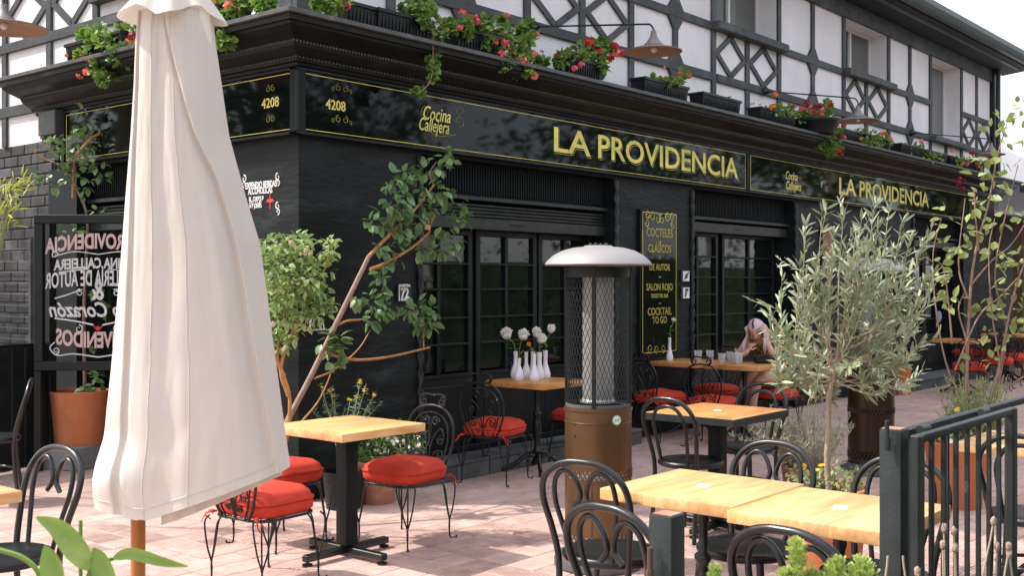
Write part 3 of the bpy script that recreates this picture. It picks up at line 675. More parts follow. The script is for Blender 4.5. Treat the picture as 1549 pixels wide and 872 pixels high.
# menu board
x0,z1=FR(968,316,-.03); x1,_=FR(1024,316,-.03); z0=FR(968,541,-.03)[1]
mb_=thing('menu_board','tall narrow black menu board with gold cocktail lettering on the pier','menu board',((x0+x1)/2,-.002,0)); hw=(x1-x0)/2
MB().bbox(-hw,hw,-.035,0,z0,z1,.004).obj('board',blackmatt,mb_,smooth=0); MB().box(-hw+.015,hw-.015,-.038,-.0355,z0+.015,z1-.015).obj('glass_panel',signglass,mb_,smooth=0)
b=MB(); e=hw-.035
for q in (-e,e): b.box(q-.003,q+.003,-.040,-.0382,z0+.04,z1-.03)
for q in (z0+.04,z1-.03): b.box(-e,e,-.040,-.0382,q-.003,q+.003)
b.obj('gold_border',gold,mb_,smooth=0)
b=MB()
for sg in (-1,1):
    for (cx,dz,r) in ((.24,-.06,.045),(.15,-.07,.05),(.04,-.09,.055),(.25,-.15,.04)): scroll(b,(sg*cx,z1+dz),r,1.15,PI/2,sg,.005,'R',-.04)
    for (cx,dz,r) in ((.18,.08,.05),(.06,.07,.045)): scroll(b,(sg*cx,z0+dz),r,1.15,-PI/2,sg,.003,'R',-.04)
b.obj('gold_scrollwork',gold,mb_,smooth=50)
for body,py,s_ in (('COCTELES',353,.125),('DE',368,.05),('CLÁSICOS',377,.115),('Y',391,.05),('DE AUTOR',405,.095),('~',419,.08),('SALON ROJO',435,.10),('COCKTAIL BAR',448,.055),('—',459,.06),('COCKTAIL',472,.11),('TO GO',485,.10)):
    zz=EYE+(HYP-py)/F_*11.55; o=text('gold_lettering',body,s_,golddim,(0,-.039,zz),RR,mb_,.002,.001,sx=.85)
# framed poster
t,w_,h=rplate('framed_poster','small framed orange and dark poster on pier behind the olive tree','poster',1240,1262,343,410,th=.03,mat=blackpaint)
MB().box(-w_+.03,w_-.03,-.033,-.0305,-h+.03,h-.03).obj('poster_print',M('poster_print',(.30,.12,.06),.5,var=.6,vs=8,col2=(.04,.04,.04),c2s=9),t,smooth=0)
# ================================================================== WALL LAMPS
def lamp(name,label,wallp,endp,rimz,r,hang=True):
    t=thing(name,label,'wall lamp',(0,0,0),group='barn lamps on long arms along the upper wall')
    W=Vector(wallp); E_=Vector(endp); d=(E_-W); L=d.length; dn=d.normalized(); top=Vector((E_.x,E_.y,rimz+.17))
    b=MB(); b.tube(spl([W,W+dn*(L*.5),E_-dn*.10,E_-dn*.03+Vector((0,0,-.008)),E_+Vector((0,0,-.045)),top],6),.008,7); b.obj('arm',steel,t,smooth=60)
    b=MB(); m=Matrix.Translation(W)@dn.to_track_quat('Z','Y').to_matrix().to_4x4(); b.lathe([(0.0,-.0),(.055,0),(.055,.02),(.03,.05),(.015,.08)],16,mx=m); b.obj('wall_rose',steel,t,smooth=40)
    c=(E_.x,E_.y,rimz)
    MB().lathe([(.012,.17),(.022,.17),(.026,.13),(.045,.095),(.075,.06),(.085,.05),(.085,.043),(.05,.042)],20,c).obj('cap',lampgrey,t,smooth=50)
    MB().lathe([(.05,.044),(r*.5,.034),(r*.8,.016),(r,.0),(r,-.006),(r*.995,-.006)],36,c,cap=False).obj('shade',lampgrey,t,smooth=50)
    MB().lathe([(.0,.035),(r*.5,.028),(r*.8,.010),(r*.994,-.006)],36,c,cap=False).obj('shade_lining',lampin,t,smooth=50)
    MB().ball((c[0],c[1],c[2]+.012),.028,2).obj('bulb',porcelain,t,smooth=60)
    return t
lamp('wall_lamp','barn lamp over the geraniums above the LA lettering',(2.62,-.04,3.86),(2.64,-1.30,3.70),3.475,.235)
lamp('wall_lamp','barn lamp above the potted red flowers between the two signs',(7.05,-.04,3.87),(7.05,-1.2,3.66),3.405,.235)
lamp('wall_lamp','farthest barn lamp arm near the right end of the facade',(11.85,-.04,3.87),(11.9,-1.2,3.68),3.45,.2)
lamp('wall_lamp','lamp at the top left corner of the photo, underside visible',(-.04,1.9,3.95),(-1.3,1.72,3.80),3.42,.30)
# ================================================================== TABLES
def arm_out(b,L,z=.03,r=.02,foot=True,a=0):
    pass
def table(name,label,cx,cy,lx=.64,ly=.64,zt=.76,th=.046,base='cross',mat=wood,edge=False,rz=0,group=None,sticker=False,rot=0):
    t=thing(name,label,'table',(cx,cy,0),rz,group)
    b=MB().bbox(-lx/2,lx/2,-ly/2,ly/2,zt-th,zt,.005,2); o=b.obj('tabletop',mat,t,smooth=30)
    if edge:
        b=MB(); e=.006
        b.bbox(-lx/2-e,lx/2+e,-ly/2-e,-ly/2-.0005,zt-th-.002,zt-.003,.002).bbox(-lx/2-e,lx/2+e,ly/2+.0005,ly/2+e,zt-th-.002,zt-.003,.002).bbox(-lx/2-e,-lx/2-.0005,-ly/2,ly/2,zt-th-.002,zt-.003,.002).bbox(lx/2+.0005,lx/2+e,-ly/2,ly/2,zt-th-.002,zt-.003,.002)
        b.obj('metal_edging',steel,t,smooth=30)
    if base=='cross':
        MB().bbox(-.045,.045,-.045,.045,.07,zt-th-.006,.006,2).obj('column',blackmatt,t,smooth=30)
        MB().bbox(-.2,.2,-.2,.2,zt-th-.006,zt-th-.001,.002).obj('top_plate',chairblack,t,smooth=0)
        m=Matrix.Rotation(R(rot),4,'Z')
        MB().bbox(-.31,.31,-.024,.024,.025,.062,.004,mx=m).obj('base_arm',chairblack,t,smooth=30)
        MB().bbox(-.31,-.025,-.024,.024,.025,.0618,.004,mx=m@Matrix.Rotation(PI/2,4,'Z')).obj('base_arm',chairblack,t,smooth=30)
        MB().bbox(.025,.31,-.024,.024,.025,.0618,.004,mx=m@Matrix.Rotation(PI/2,4,'Z')).obj('base_arm',chairblack,t,smooth=30)
        for k in range(4):
            v=m@Vector((.29*math.cos(k*PI/2),.29*math.sin(k*PI/2),0)); MB().lathe([(.028,0),(.03,.012),(.01,.015),(.008,.027)],12,v).obj('glide',chairblack,t,smooth=40)
    else:
        pr=[(.0,.06),(.045,.065),(.05,.09),(.03,.11),(.026,.14),(.042,.16),(.042,.175),(.028,.19),(.024,.24),(.03,.30),(.038,.36),(.03,.42),(.022,.45),(.036,.47),(.036,.485),(.02,.50),(.018,.60),(.026,.63),(.022,.65),(.03,.70),(.06,zt-th-.001)]
        MB().lathe(pr,16).obj('column',ironm if base=='iron' else chairblack,t,smooth=50)
        for k in range(4):
            a=k*PI/2+PI/4+R(rot); m=Matrix.Rotation(a,4,'Z')
            b=MB().tube(spl([(.02,0,.13),(.09,0,.135),(.17,0,.075),(.25,0,.035),(.29,0,.028)],5),[.026,.024,.022,.02]+[.018]*17,7,mx=m)
            b.ball(tuple(m@Vector((.295,0,.026))),.026,2); b.obj('foot',ironm if base=='iron' else chairblack,t,smooth=50)
    if sticker: MB().box(-.035,.035,-.025,.025,zt+.0004,zt+.0012,mx=Matrix.Rotation(R(18),4,'Z')).obj('sticker',gaugewhite,t,smooth=0)
    return t
table('cafe_table','light square table on black cross base nearest the closed parasol',-.84,-1.46,.635,.635,mat=wood)
table('cafe_table','square table on ornate iron foot carrying the white bud vases',2.11,-.5,.62,.62,base='iron',mat=woodd)
T3=thing('long_table','long amber table under the window where the pink haired woman sits','table',(4.90,-.625,0))
for y in (-.30,.31): MB().bbox(-.32,.32,y-.303,y+.303,.714,.76,.005,2).obj('tabletop',woodd,T3,smooth=30)
for y in (-.3,.3):
    MB().lathe([(.0,.06),(.045,.065),(.05,.09),(.03,.11),(.042,.17),(.024,.24),(.038,.36),(.022,.45),(.036,.48),(.02,.50),(.026,.63),(.03,.69),(.05,.713)],12,(0,y,0)).obj('column',ironm,T3,smooth=50)
    for k in range(4):
        m=Matrix.Translation((0,y,0))@Matrix.Rotation(k*PI/2+PI/4,4,'Z'); MB().tube(spl([(.02,0,.13),(.1,0,.12),(.2,0,.05),(.27,0,.025)],4),[.022,.015],6,mx=m).obj('foot',ironm,T3,smooth=50)
table('cafe_table','middle table with dark metal edging and a round white sticker',1.12,-2.75,.70,.62,base='cross',mat=woodd,edge=True,sticker=True)
table('cafe_table','foreground table with light planked top nearer the bronze heater',-1.235,-4.015,.60,.585,base='turned',mat=wood,sticker=True,group=None)
table('cafe_table','foreground table with light planked top nearer the railing gate post',-1.295,-4.61,.60,.585,base='turned',mat=wood,sticker=True)
table('cafe_table','table corner cut off by the left edge of the photo',-3.33,-1.72,.62,.62,mat=wood)
table('cafe_table','table behind the railing cut off by the right edge',.95,-4.72,.62,.7,mat=wood,base='turned')
# far tables
table('cafe_table','far table in shade beside the honey coloured wooden chair',13.55,-.95,.62,.62,mat=woodd,base='iron')
table('cafe_table','far table glimpsed behind the olive tree leaves',11.2,-1.0,.62,.62,mat=woodd,base='iron')
# ================================================================== BENTWOOD CHAIRS
def bentwood(name,label,kind,loc,rz):
    t=thing(name,label,'chair',loc,rz,'black bentwood chairs')
    MB().lathe([(.0,.437),(.185,.437),(.198,.442),(.205,.452),(.205,.466),(.196,.474)],36,cap=False).lathe([(.196,.474),(.188,.477),(.12,.472),(.0,.468)],36,cap=False).obj('seat',seatblack,t,smooth=50)
    MB().tube([(.158*math.cos(a*PI/16),.158*math.sin(a*PI/16),.235) for a in range(32)],.0095,7,closed=True).obj('stretcher_ring',chairblack,t,smooth=60)
    for s in (-1,1):
        MB().tube(spl([(.135,.135*s,.445),(.150,.15*s,.25),(.175,.17*s,.0)],6),[.017,.011],8).obj('front_leg',chairblack,t,smooth=60)
    half=[(-.205,.165,.0),(-.175,.155,.22),(-.165,.155,.44),(-.19,.172,.58),(-.225,.192,.70),(-.25,.178,.785),(-.264,.125,.842),(-.27,.06,.866)]
    pts=[Vector(p) for p in half]+[Vector((-.271,0,.870))]+[Vector((x,-y,z)) for x,y,z in reversed(half)]
    MB().tube(spl(pts,5),.0138,9).obj('back_hoop',chairblack,t,smooth=60)
    if kind=='heart':
        for s in (-1,1):
            MB().tube(spl([(-.172,.085*s,.45),(-.20,.11*s,.58),(-.228,.135*s,.70),(-.247,.125*s,.79),(-.254,.085*s,.828),(-.254,.045*s,.815),(-.247,.018*s,.765),(-.242,.016*s,.725),(-.238,.045*s,.69)],6),.0105,8).obj('heart_loop',chairblack,t,smooth=60)
    else:
        MB().tube(spl([(-.17,.095,.45),(-.20,.11,.60),(-.232,.115,.72),(-.252,.075,.80),(-.257,0,.825),(-.252,-.075,.80),(-.232,-.115,.72),(-.20,-.11,.60),(-.17,-.095,.45)],6),.0115,8).obj('inner_hoop',chairblack,t,smooth=60)
    return t
heart=bentwood('bentwood_chair','bentwood chair with heart loops standing directly before the bronze heater','heart',(-1.36,-3.66,0),R(8))
hoop=bentwood('bentwood_chair','bentwood chair with plain inner hoop left of the metal edged table','hoop',(.88,-2.70,0),R(-4))
dup(heart,(-2.01,-4.30,0),R(-6),'bentwood chair with heart loops partly hidden by the cut fence post')
dup(heart,(-1.95,-4.86,0),R(-3),'bentwood chair with heart loops in the bottom centre under the table edge')
dup(heart,(-.93,-4.04,0),R(180),'bentwood chair behind the foreground tables, back before the lavender pot')
dup(heart,(-1.0,-4.62,0),R(178),'bentwood chair behind the foreground table beside the gate post')
dup(hoop,(1.62,-2.66,0),R(176),'bentwood chair with plain inner hoop right of the metal edged table')
dup(heart,(-3.0,-1.80,0),R(185),'bentwood chair with curled loop at the lower left corner of the photo')
dup(hoop,(-1.42,1.68,0),R(150),'bentwood chair by the black screen at the left edge')
dup(hoop,(.52,-4.78,0),R(5),'bentwood chair behind the railing bars at the right edge')
# ================================================================== IRON CHAIRS
def rrect(a,b,r,n=5):
    o=[]
    for cx,cy,s in ((a-r,b-r,0),(-a+r,b-r,1),(-a+r,-b+r,2),(a-r,-b+r,3)):
        for k in range(n+1):
            q=PI/2*(s+k/n); o.append((cx+r*math.cos(q),cy+r*math.sin(q)))
    return o
def spiral(b,x,c,r,a0,d,turns=1.25,th=.0045,n=18):
    pts=[]
    for i in range(n+1):
        t=i/n; a=a0+d*turns*2*PI*t; q=r*(1-.8*t); pts.append((x+(.42-c[1]-q*math.sin(a))*.12,c[0]+q*math.cos(a),c[1]+q*math.sin(a)))
    return b.tube(pts,th,5)
def ironchair(name,label,loc,rz):
    t=thing(name,label,'chair',loc,rz,'wrought iron garden chairs')
    ring=[(x,y,.362) for x,y in rrect(.195,.195,.09)]
    MB().tube(ring,.008,7,closed=True).obj('seat_ring',ironm,t,smooth=60)
    b=MB()
    for k in range(-3,4): b.tube([(-.19,.05*k,.362),(.19,.05*k,.362)],.0035,5)
    b.obj('seat_rods',ironm,t,smooth=60,kind='stuff')
    for sx in (-1,1):
        for sy in (-1,1):
            b=MB(); fx,fy=.185*sx,.185*sy; F=Vector((fx*1.05,fy*1.05,.0))
            for dx,dy in ((-.05*sx,0),(0,-.05*sy),(.012*sx,.012*sy)):
                o=Vector((fx+dx*1.3,fy+dy*1.3,.36)); b.tube(spl([o,o+Vector((.018*sx,.018*sy,-.04)),o.lerp(F,.45)+Vector((.012*sx,.012*sy,.0)),F+Vector((0,0,.11)),F+Vector((0,0,.035)),F+Vector((.006*sx,.006*sy,.006)),F+Vector((.028*sx,.028*sy,.006)),F+Vector((.03*sx,.03*sy,.02))],4),.0052,6)
            b.obj('leg',ironm,t,smooth=60)
    # back in plane x ~ -.2 leaning back with height; frame follows P(u,z)
    P=lambda u,z:(-.20-(z-.36)*.14,u,z)
    fr=[P(-.10,.36),P(-.15,.45),P(-.19,.58),P(-.175,.70),P(-.11,.775),P(0,.80),P(.11,.775),P(.175,.70),P(.19,.58),P(.15,.45),P(.10,.36)]
    MB().tube(spl(fr,6),.0085,7).obj('back_frame',ironm,t,smooth=60)
    fr2=[P(-.07,.36),P(-.115,.46),P(-.15,.58),P(-.135,.68),P(-.08,.74),P(0,.758),P(.08,.74),P(.135,.68),P(.15,.58),P(.115,.46),P(.07,.36)]
    MB().tube(spl(fr2,6),.0055,6).obj('inner_frame',ironm,t,smooth=60)
    b=MB(); b.tube(spl([P(-.07,.79),P(-.10,.815),P(-.095,.855),P(-.06,.87),P(0,.865),P(.06,.87),P(.095,.855),P(.10,.815),P(.07,.79)],5),.007,6)
    def sp(u,z,r,a0,d,tn=1.3,th=.0048):
        pts=[]
        for i in range(17):
            q=i/16; a=a0+d*tn*2*PI*q; rr=r*(1-.78*q); pts.append(P(u+rr*math.cos(a),z+rr*math.sin(a)))
        b.tube(pts,th,5)
    for s in (-1,1): sp(s*.068,.825,.028,PI/2,-s)
    b.obj('crest_scroll',ironm,t,smooth=60)
    b=MB()
    for s in (-1,1):
        b.tube(spl([P(0,.37),P(s*.01,.5),P(s*.03,.60),P(s*.085,.66),P(s*.115,.61),P(s*.1,.575)],5),.0048,5)
        b.tube(spl([P(s*.004,.37),P(s*.02,.46),P(s*.06,.52),P(s*.11,.52),P(s*.115,.48)],5),.0048,5)
        sp(s*.04,.70,.032,0 if s>0 else PI,s); sp(s*.09,.585,.03,PI/2,s); sp(s*.085,.48,.028,PI/2,s); sp(s*.045,.42,.022,0,s)
        b.tube(spl([P(0,.55),P(s*.008,.66),P(s*.012,.72),P(s*.04,.735)],4),.0048,5)
    b.obj('back_scrollwork',ironm,t,smooth=60,kind='stuff')
    return t
def cushion(name,label,loc,rz,sx=.21,h=.105,z=.37,puff=1.):
    t=thing(name,label,'cushion',(loc[0],loc[1],z),rz,'red seat cushions')
    nz=10; base=rrect(sx,sx,.10,6); n=len(base); vs=[];fs=[]
    seed=loc[0]*3+loc[1]
    prof=[(.0,.80,0),(.02,.93,1),(.18,1.01,1),(.42,1.03,1),(.5,1.0,1),(.52,1.028,1),(.56,1.028,1),(.58,1.0,1),(.78,.96,1),(.93,.82,1),(1.02,.6,1),(1.1,.3,1),(1.12,.02,1)]
    for i,(zz,s_,_) in enumerate(prof):
        for k,(x,y) in enumerate(base):
            a=math.atan2(y,x); wv=1+.018*mnoise.noise(Vector((math.cos(a)*4,math.sin(a)*4,zz*4+seed)))*1.5
            dz=.012*mnoise.noise(Vector((x*s_*9,y*s_*9,seed)))*puff*(1 if zz>.1 else 0)
            vs.append((x*s_*wv,y*s_*wv,zz*h+dz))
    m=len(prof)
    for i in range(m-1):
        for k in range(n): fs.append((i*n+k,i*n+(k+1)%n,(i+1)*n+(k+1)%n,(i+1)*n+k))
    fs.append(tuple(range(n-1,-1,-1))); fs.append(tuple((m-1)*n+k for k in range(n)))
    MB().add(vs,fs).obj('pad',redcloth,t,smooth=75)
    b=MB(); r=[(x*1.035,y*1.035,.54*h) for x,y in base]; b.tube(r,.004,6,closed=True); b.obj('piping',redcloth,t,smooth=60)
    for s in (-1,1):
        b=MB(); o=Vector((-sx*.93,s*sx*.8,.012))
        b.tube(spl([o,o+Vector((-.03,s*.02,.005)),o+Vector((-.05,s*.05,-.035)),o+Vector((-.045,s*.07,-.06))],4),[.007,.004],5,flat=.4)
        b.tube(spl([o,o+Vector((-.04,s*.01,.0)),o+Vector((-.03,s*.06,-.02)),o+Vector((-.0,s*.05,-.05))],4),[.006,.004],5,flat=.4)
        b.ball(tuple(o+Vector((-.02,s*.01,0))),.011,1)
        b.obj('tie',redcloth,t,smooth=60)
    return t
IC=None
def seatset(x,y,rz,lab,clab,**k):
    global IC
    if IC is None: IC=ironchair('iron_chair',lab,(x,y,0),rz)
    else: dup(IC,(x,y,0),rz,lab)
    cushion('seat_cushion',clab,(x,y),rz,**k)
seatset(-1.47,-1.53,R(4),'wrought iron chair under the hem of the closed parasol','red cushion right beneath the parasol hem, nearest the camera',sx=.200,h=.135)
seatset(-.86,-.88,R(-88),'wrought iron chair behind the light square table, mostly hidden','red cushion between parasol and the black table column',sx=.205,h=.13)
seatset(-.34,-1.42,R(184),'wrought iron chair with scrolled round back right of the light square table','red cushion half in table shadow right of the light square table',sx=.205,h=.125)
seatset(1.55,-.52,R(14),'tilted wrought iron chair in front of the vase table','bright red cushion on the chair before the vase table',sx=.205,h=.12)
seatset(2.72,-.5,R(180),'wrought iron chair partly hidden behind the bronze heater','red cushion seen left of the bronze heater')
seatset(4.34,-.88,R(6),'black iron chair on near side of the long table, right one','flat red cushion on the near right chair of the long table')
seatset(4.38,-.26,R(-12),'black iron chair on near side of the long table, left one','puffy red cushion on the near left chair of the long table',h=.12)
seatset(5.46,-.27,R(180),'black iron chair on the far side of the long table','red cushion on the far side chair under the window')
seatset(5.54,-.92,R(180),'black iron chair the pink haired woman sits on','red cushion beneath the pink haired woman')
seatset(10.6,-1.3,R(20),'far iron chair nearest the small terracotta pot','far red cushion nearest the small terracotta pot')
seatset(12.0,-1.25,R(10),'far iron chair, middle one behind the olive tree','far red cushion, middle one behind the olive tree')
seatset(12.95,-1.2,R(-5),'far iron chair closest to the honey coloured wooden chair','far red cushion closest to the honey coloured wooden chair')
# wooden ladder chair far
t=thing('wooden_chair','honey coloured wooden ladder back chair at the far table','chair',(14.25,-1.25,0),R(175))
for sx,sy,h in ((-1,-1,1.0),(-1,1,1.0),(1,-1,.46),(1,1,.46)): MB().bbox(sx*.19-.018,sx*.19+.018,sy*.19-.018,sy*.19+.018,0,h,.004).obj('leg',chairwood,t,smooth=0)
MB().bbox(-.21,.21,-.21,.21,.43,.462,.008).obj('seat',chairwood,t,smooth=0)
for z in (.62,.75,.9): MB().bbox(-.2,-.18,-.17,.17,z,z+.06,.004).obj('slat',chairwood,t,smooth=0)
for s in (-1,1): MB().bbox(-.17,.17,s*.19-.01,s*.19+.01,.2,.23,.003).obj('stretcher',chairwood,t,smooth=0)
# ================================================================== HEATERS
def heater(name,label,loc,mat,rz=0,group='round patio heaters',badge=True,detail=True):
    t=thing(name,label,'patio heater',loc,rz,group)
    MB().lathe([(.0,.0),(.235,.0),(.245,.01),(.245,.045),(.232,.07),(.20,.078),(.188,.085)],40).obj('base',heatbase,t,smooth=40)
    # body : shell with lattice vent bands
    def shell(z0,z1,r=.185): return MB().lathe([(r,z0),(r,z1)],48,cap=False)
    MB().lathe([(.183,.085),(.187,.09),(.185,.10)],48,cap=False).lathe([(.185,.10),(.185,.13)],48,cap=False).lathe([(.185,.19),(.185,.50)],48,cap=False).lathe([(.185,.545),(.185,.80),(.188,.802),(.188,.806),(.185,.808),(.185,.865),(.190,.87),(.190,.885),(.17,.885)],48,cap=False).obj('body_shell',mat,t,smooth=40)
    MB().lathe([(.168,.09),(.168,.6)],32,cap=False).obj('inner_drum',blackmatt if 0 else gaugewhite if badge else blackmatt,t,smooth=40)
    for z0,z1,n in ((.13,.19,36),(.50,.545,44)):
        b=MB()
        for k in range(n):
            for s in (-1,1):
                a=2*PI*k/n; a2=a+s*2*PI/n*1.0; pts=[(.185*math.cos(a+(a2-a)*q),.185*math.sin(a+(a2-a)*q),z0+(z1-z0)*q) for q in (0,.5,1)]; b.tube(pts,.0042,4,cap=False)
        b.obj('vent_lattice',mat,t,smooth=50,kind='stuff')
    if badge:
        m=Matrix.Rotation(R(-112),4,'Z')@Matrix.Translation((.1852,0,.825))@Matrix.Rotation(PI/2,4,'Y')
        MB().lathe([(.0,.0022),(.026,.0022),(.028,.0)],28,mx=m).obj('badge_rim',greensticker,t,smooth=0)
        MB().lathe([(.0,.004),(.021,.004),(.0215,.0022)],28,mx=m).obj('badge_face',gaugewhite,t,smooth=0)
        a=R(-112); text('badge_lettering','JGP',.021,greensticker,(.1896*math.cos(a),.1896*math.sin(a),.825),(R(90),0,a+R(90)),t,.001,.0006)
        m=Matrix.Rotation(R(172),4,'Z'); 
        for z in (.80,.735): MB().lathe([(.0,.006),(.006,.005),(.007,0)],8,mx=m@Matrix.Translation((.185,0,z))@Matrix.Rotation(PI/2,4,'Y')).obj('screw',steel,t,smooth=40)
    else:
        a=R(-140); MB().box(-.03,.03,-.001,.001,-.045,.045,mx=Matrix.Rotation(a,4,'Z')@Matrix.Translation((.1865,0,.80))@Matrix.Rotation(PI/2,4,'Z')).obj('paper_label',gaugewhite,t,smooth=0)
    # door seam
    MB().box(.1845,.1862,-.0015,.0015,.19,.5,mx=Matrix.Rotation(R(-155),4,'Z')).obj('door_seam',blackmatt,t,smooth=0)
    # cage
    MB().lathe([(.172,.886),(.180,.886),(.180,.905),(.172,.905)],40,cap=False).obj('lower_ring',heatbase,t,smooth=40)
    MB().lathe([(.172,1.60),(.180,1.60),(.180,1.655),(.172,1.655)],40,cap=False).obj('upper_ring',blackpaint,t,smooth=40)
    for k in range(4):
        a=R(28)+k*PI/2; 
        MB().bbox(.170,.186,-.011,.011,.89,1.66,.002,mx=Matrix.Rotation(a,4,'Z')).obj('cage_post',blackpaint,t,smooth=30)
    b=MB(); N=46 if detail else 30; H=.70
    for k in range(N):
        for s in (-1,1):
            pts=[]
            for q in range(13):
                f=q/12; a=2*PI*k/N+s*f*H/.55*1.15; pts.append((.172*math.cos(a),.172*math.sin(a),.905+H*f))
            b.tube(pts,.00165,3,cap=False)
    b.obj('wire_mesh',ironm if 0 else steel,t,smooth=60,kind='stuff')
    MB().lathe([(.088,.92),(.088,1.62)],28,cap=False).obj('quartz_tube',quartz,t,smooth=50)
    b=MB().lathe([(.10,.906),(.10,.915),(.085,.93),(.085,.97),(.05,.975)],20).lathe([(.02,.97),(.02,1.0),(.055,1.005),(.055,1.012),(.015,1.02),(.012,1.06),(.04,1.065),(.04,1.07)],16); b.obj('burner',hood,t,smooth=40)
    MB().lathe([(.292,1.665),(.298,1.672),(.285,1.69),(.25,1.722),(.20,1.748),(.14,1.764),(.08,1.770),(.075,1.776),(.0,1.777)],48,cap=False).obj('hood',hood,t,smooth=60)
    MB().lathe([(.292,1.664),(.25,1.690),(.15,1.72),(.0,1.735)],40,cap=False).obj('hood_underside',heatbase,t,smooth=60)
    for k in range(4):
        a=k*PI/2+.3; MB().lathe([(.012,.0),(.012,.008),(.006,.014),(.0,.015)],8,(.045*math.cos(a),.045*math.sin(a),1.776)).obj('hood_bolt',steel,t,smooth=40)
    return t
heater('patio_heater','brown copper patio heater with round green and white badge, domed hood',(-.08,-2.68,0),copper)
heater('patio_heater','shade darkened copper patio heater standing behind the olive tree',(3.84,-2.65,0),copperd,badge=False,detail=False)
heater('patio_heater','dark patio heater cut off by the right edge behind the shrub',(5.95,-4.35,0),copperd,badge=False,detail=False)
# ================================================================== VASES & TABLE THINGS
def vase(label,x,y,z,h,rb,rn,mat=porcelain,group='white bud vases in a cluster'):
    t=MB().lathe([(.0,.0),(rb*.8,.0),(rb,.018),(rb*1.02,.035),(rb*.8,.07),(rn*1.1,.10+h*.1),(rn,h*.7),(rn*1.15,h*.95),(rn*1.3,h),(rn*1.1,h),(rn*.85,h*.9)],20,cap=True).obj('bud_vase',mat,None,smooth=50,loc=(x,y,z))
    return tag(t,label,'vase',group)
def bloom(t,c,r,mat,petals=26,sd=0):
    """ruffled flower head of petals"""
    b=MB(); rg=random.Random(sd)
    for i in range(petals):
        f=i/petals; ph=i*2.399; el=R(80-95*f)
        r_=r; d=Vector((math.cos(ph)*math.cos(el),math.sin(ph)*math.cos(el),math.sin(el)))
        vs,fs=leaf_mesh(r*(.75+.25*rg.random()),r*1.0,.5,-.35,3)
        b.add(vs,fs,rmat(Vector(c)-d*r*.12,d,rg.uniform(-.8,.8)))
    b.ball(c,r*.55,2,nz=.3,sd=sd); return b.obj('bloom',mat,t,smooth=70)
def cutflower(label,x,y,z0,top,r,mat=petalw,leaves=3,sd=1,grp='white flowers in the bud vases',cat='flower'):
    t=thing('cut_flower',label,cat,(x,y,z0),0,grp)
    c=Vector(top)-Vector((x,y,z0))
    MB().tube(spl([(0,0,-.10),(c.x*.15,c.y*.15,c.z*.4),(c.x,c.y,c.z-.01)],6),.0035,6).obj('stem',lf_ger,t,smooth=60)
    bloom(t,c,r,mat,26,sd)
    rg=random.Random(sd+5)
    for k in range(leaves):
        vs,fs=leaf_mesh(.06,.028,.2,.3); q=Vector((c.x*.4,c.y*.4,c.z*(.15+.22*k)))
        MB().add(vs,fs,rmat(q,(rg.uniform(-1,1),rg.uniform(-1,1),.4))).obj('leaf',lf_ger,t,smooth=60)
    return t
zt=.7612
def vp(px,py_base): # point on table top under given pixel
    return at(px,py_base,zt)
VS=[('white bud vase at left of the cluster holding the largest white peony',780,572,.225,.046,.016),('short white bud vase with bulbous foot at front left of the cluster',785,576,.185,.044,.015),
('tapered white bud vase in the middle back of the cluster',796,572,.22,.040,.014),('white bud vase at the front centre of the cluster',808,577,.225,.044,.016),('white bud vase right of centre with two flower heads',816,574,.225,.043,.019),('white bud vase at the right end of the cluster with the small ranunculus',825,572.5,.235,.044,.017),('white bud vase hidden at the back of the cluster',806,571,.22,.036,.017)]
vpos=[]
for lab,px,py,h,rb,rn in VS:
    x,y=vp(px,py); vase(lab,x,y,zt,h,rb,rn); vpos.append((x,y,h))
x,y=vp(774.5,570.5); vase('dark blue glass vase behind the white bud vases',x,y,zt,.12,.022,.016,bluevase,None)
def ftop(i,px,py):
    x,y,h=vpos[i]; d=(x-CAM[0])*FW_[0]+(y-CAM[1])*FW_[1]; return P3(px,py,d)
for i,px,py,r,sd,lab in ((0,766,507,.078,3,'large white peony leaning left over the vases'),(1,791,508,.070,4,'white peony above the middle of the vase cluster'),(4,812,505,.066,5,'upper white ranunculus right of the middle'),(4,819,514,.066,6,'lower white ranunculus right of the middle'),(5,834,499,.056,7,'small white ranunculus on a tall stem at the right')):
    x,y,h=vpos[i]; cutflower(lab,x,y,zt+h,ftop(i,px,py),r,sd=sd,leaves=3 if i!=5 else 1)
x,y,h=vpos[3]; cutflower('wilted orange brown flower among the white ones',x,y,zt+h,ftop(3,800,522),.028,petalo,2,9,None)
# woman table
x,y=at(1013,546,zt); vase('single white bud vase on the left end of the long table',x,y,zt,.24,.036,.014,porcelain,None)
d_=(x-CAM[0])*FW_[0]+(y-CAM[1])*FW_[1]; cutflower('single small white rosebud on a long stem in the lone vase',x,y,zt+.24,P3(1019,485,d_),.034,petalw,3,12,None)
for k,(px,py,h,r,lab) in enumerate(((1056,546,.105,.042,'empty tumbler leftmost on the long table'),(1074,545,.10,.042,'tumbler with dark drink left of the others on the long table'),(1092,550,.10,.04,'front tumbler in the group before the woman'),(1104,547,.10,.04,'rear tumbler in the group before the woman'),(1117,551,.11,.045,'largest clear glass beside the woman’s hand'))):
    x,y=at(px,py,zt); t=thing('tumbler',lab,'glass',(x,y,zt),0,'drinking glasses on the long table')
    MB().lathe([(.0,.0),(r*.8,.0),(r,h),(r*.94,h),(r*.75,.012),(.0,.012)],20,cap=False).obj('glass_wall',tumbler,t,smooth=50)
    MB().lathe([(.0,.013),(r*.76,.013),(r*.80,.035),(.0,.035)],16,cap=False).obj('drink',M('dark_drink',(.03,.015,.02),.1) if k==1 else tumbler,t,smooth=50)
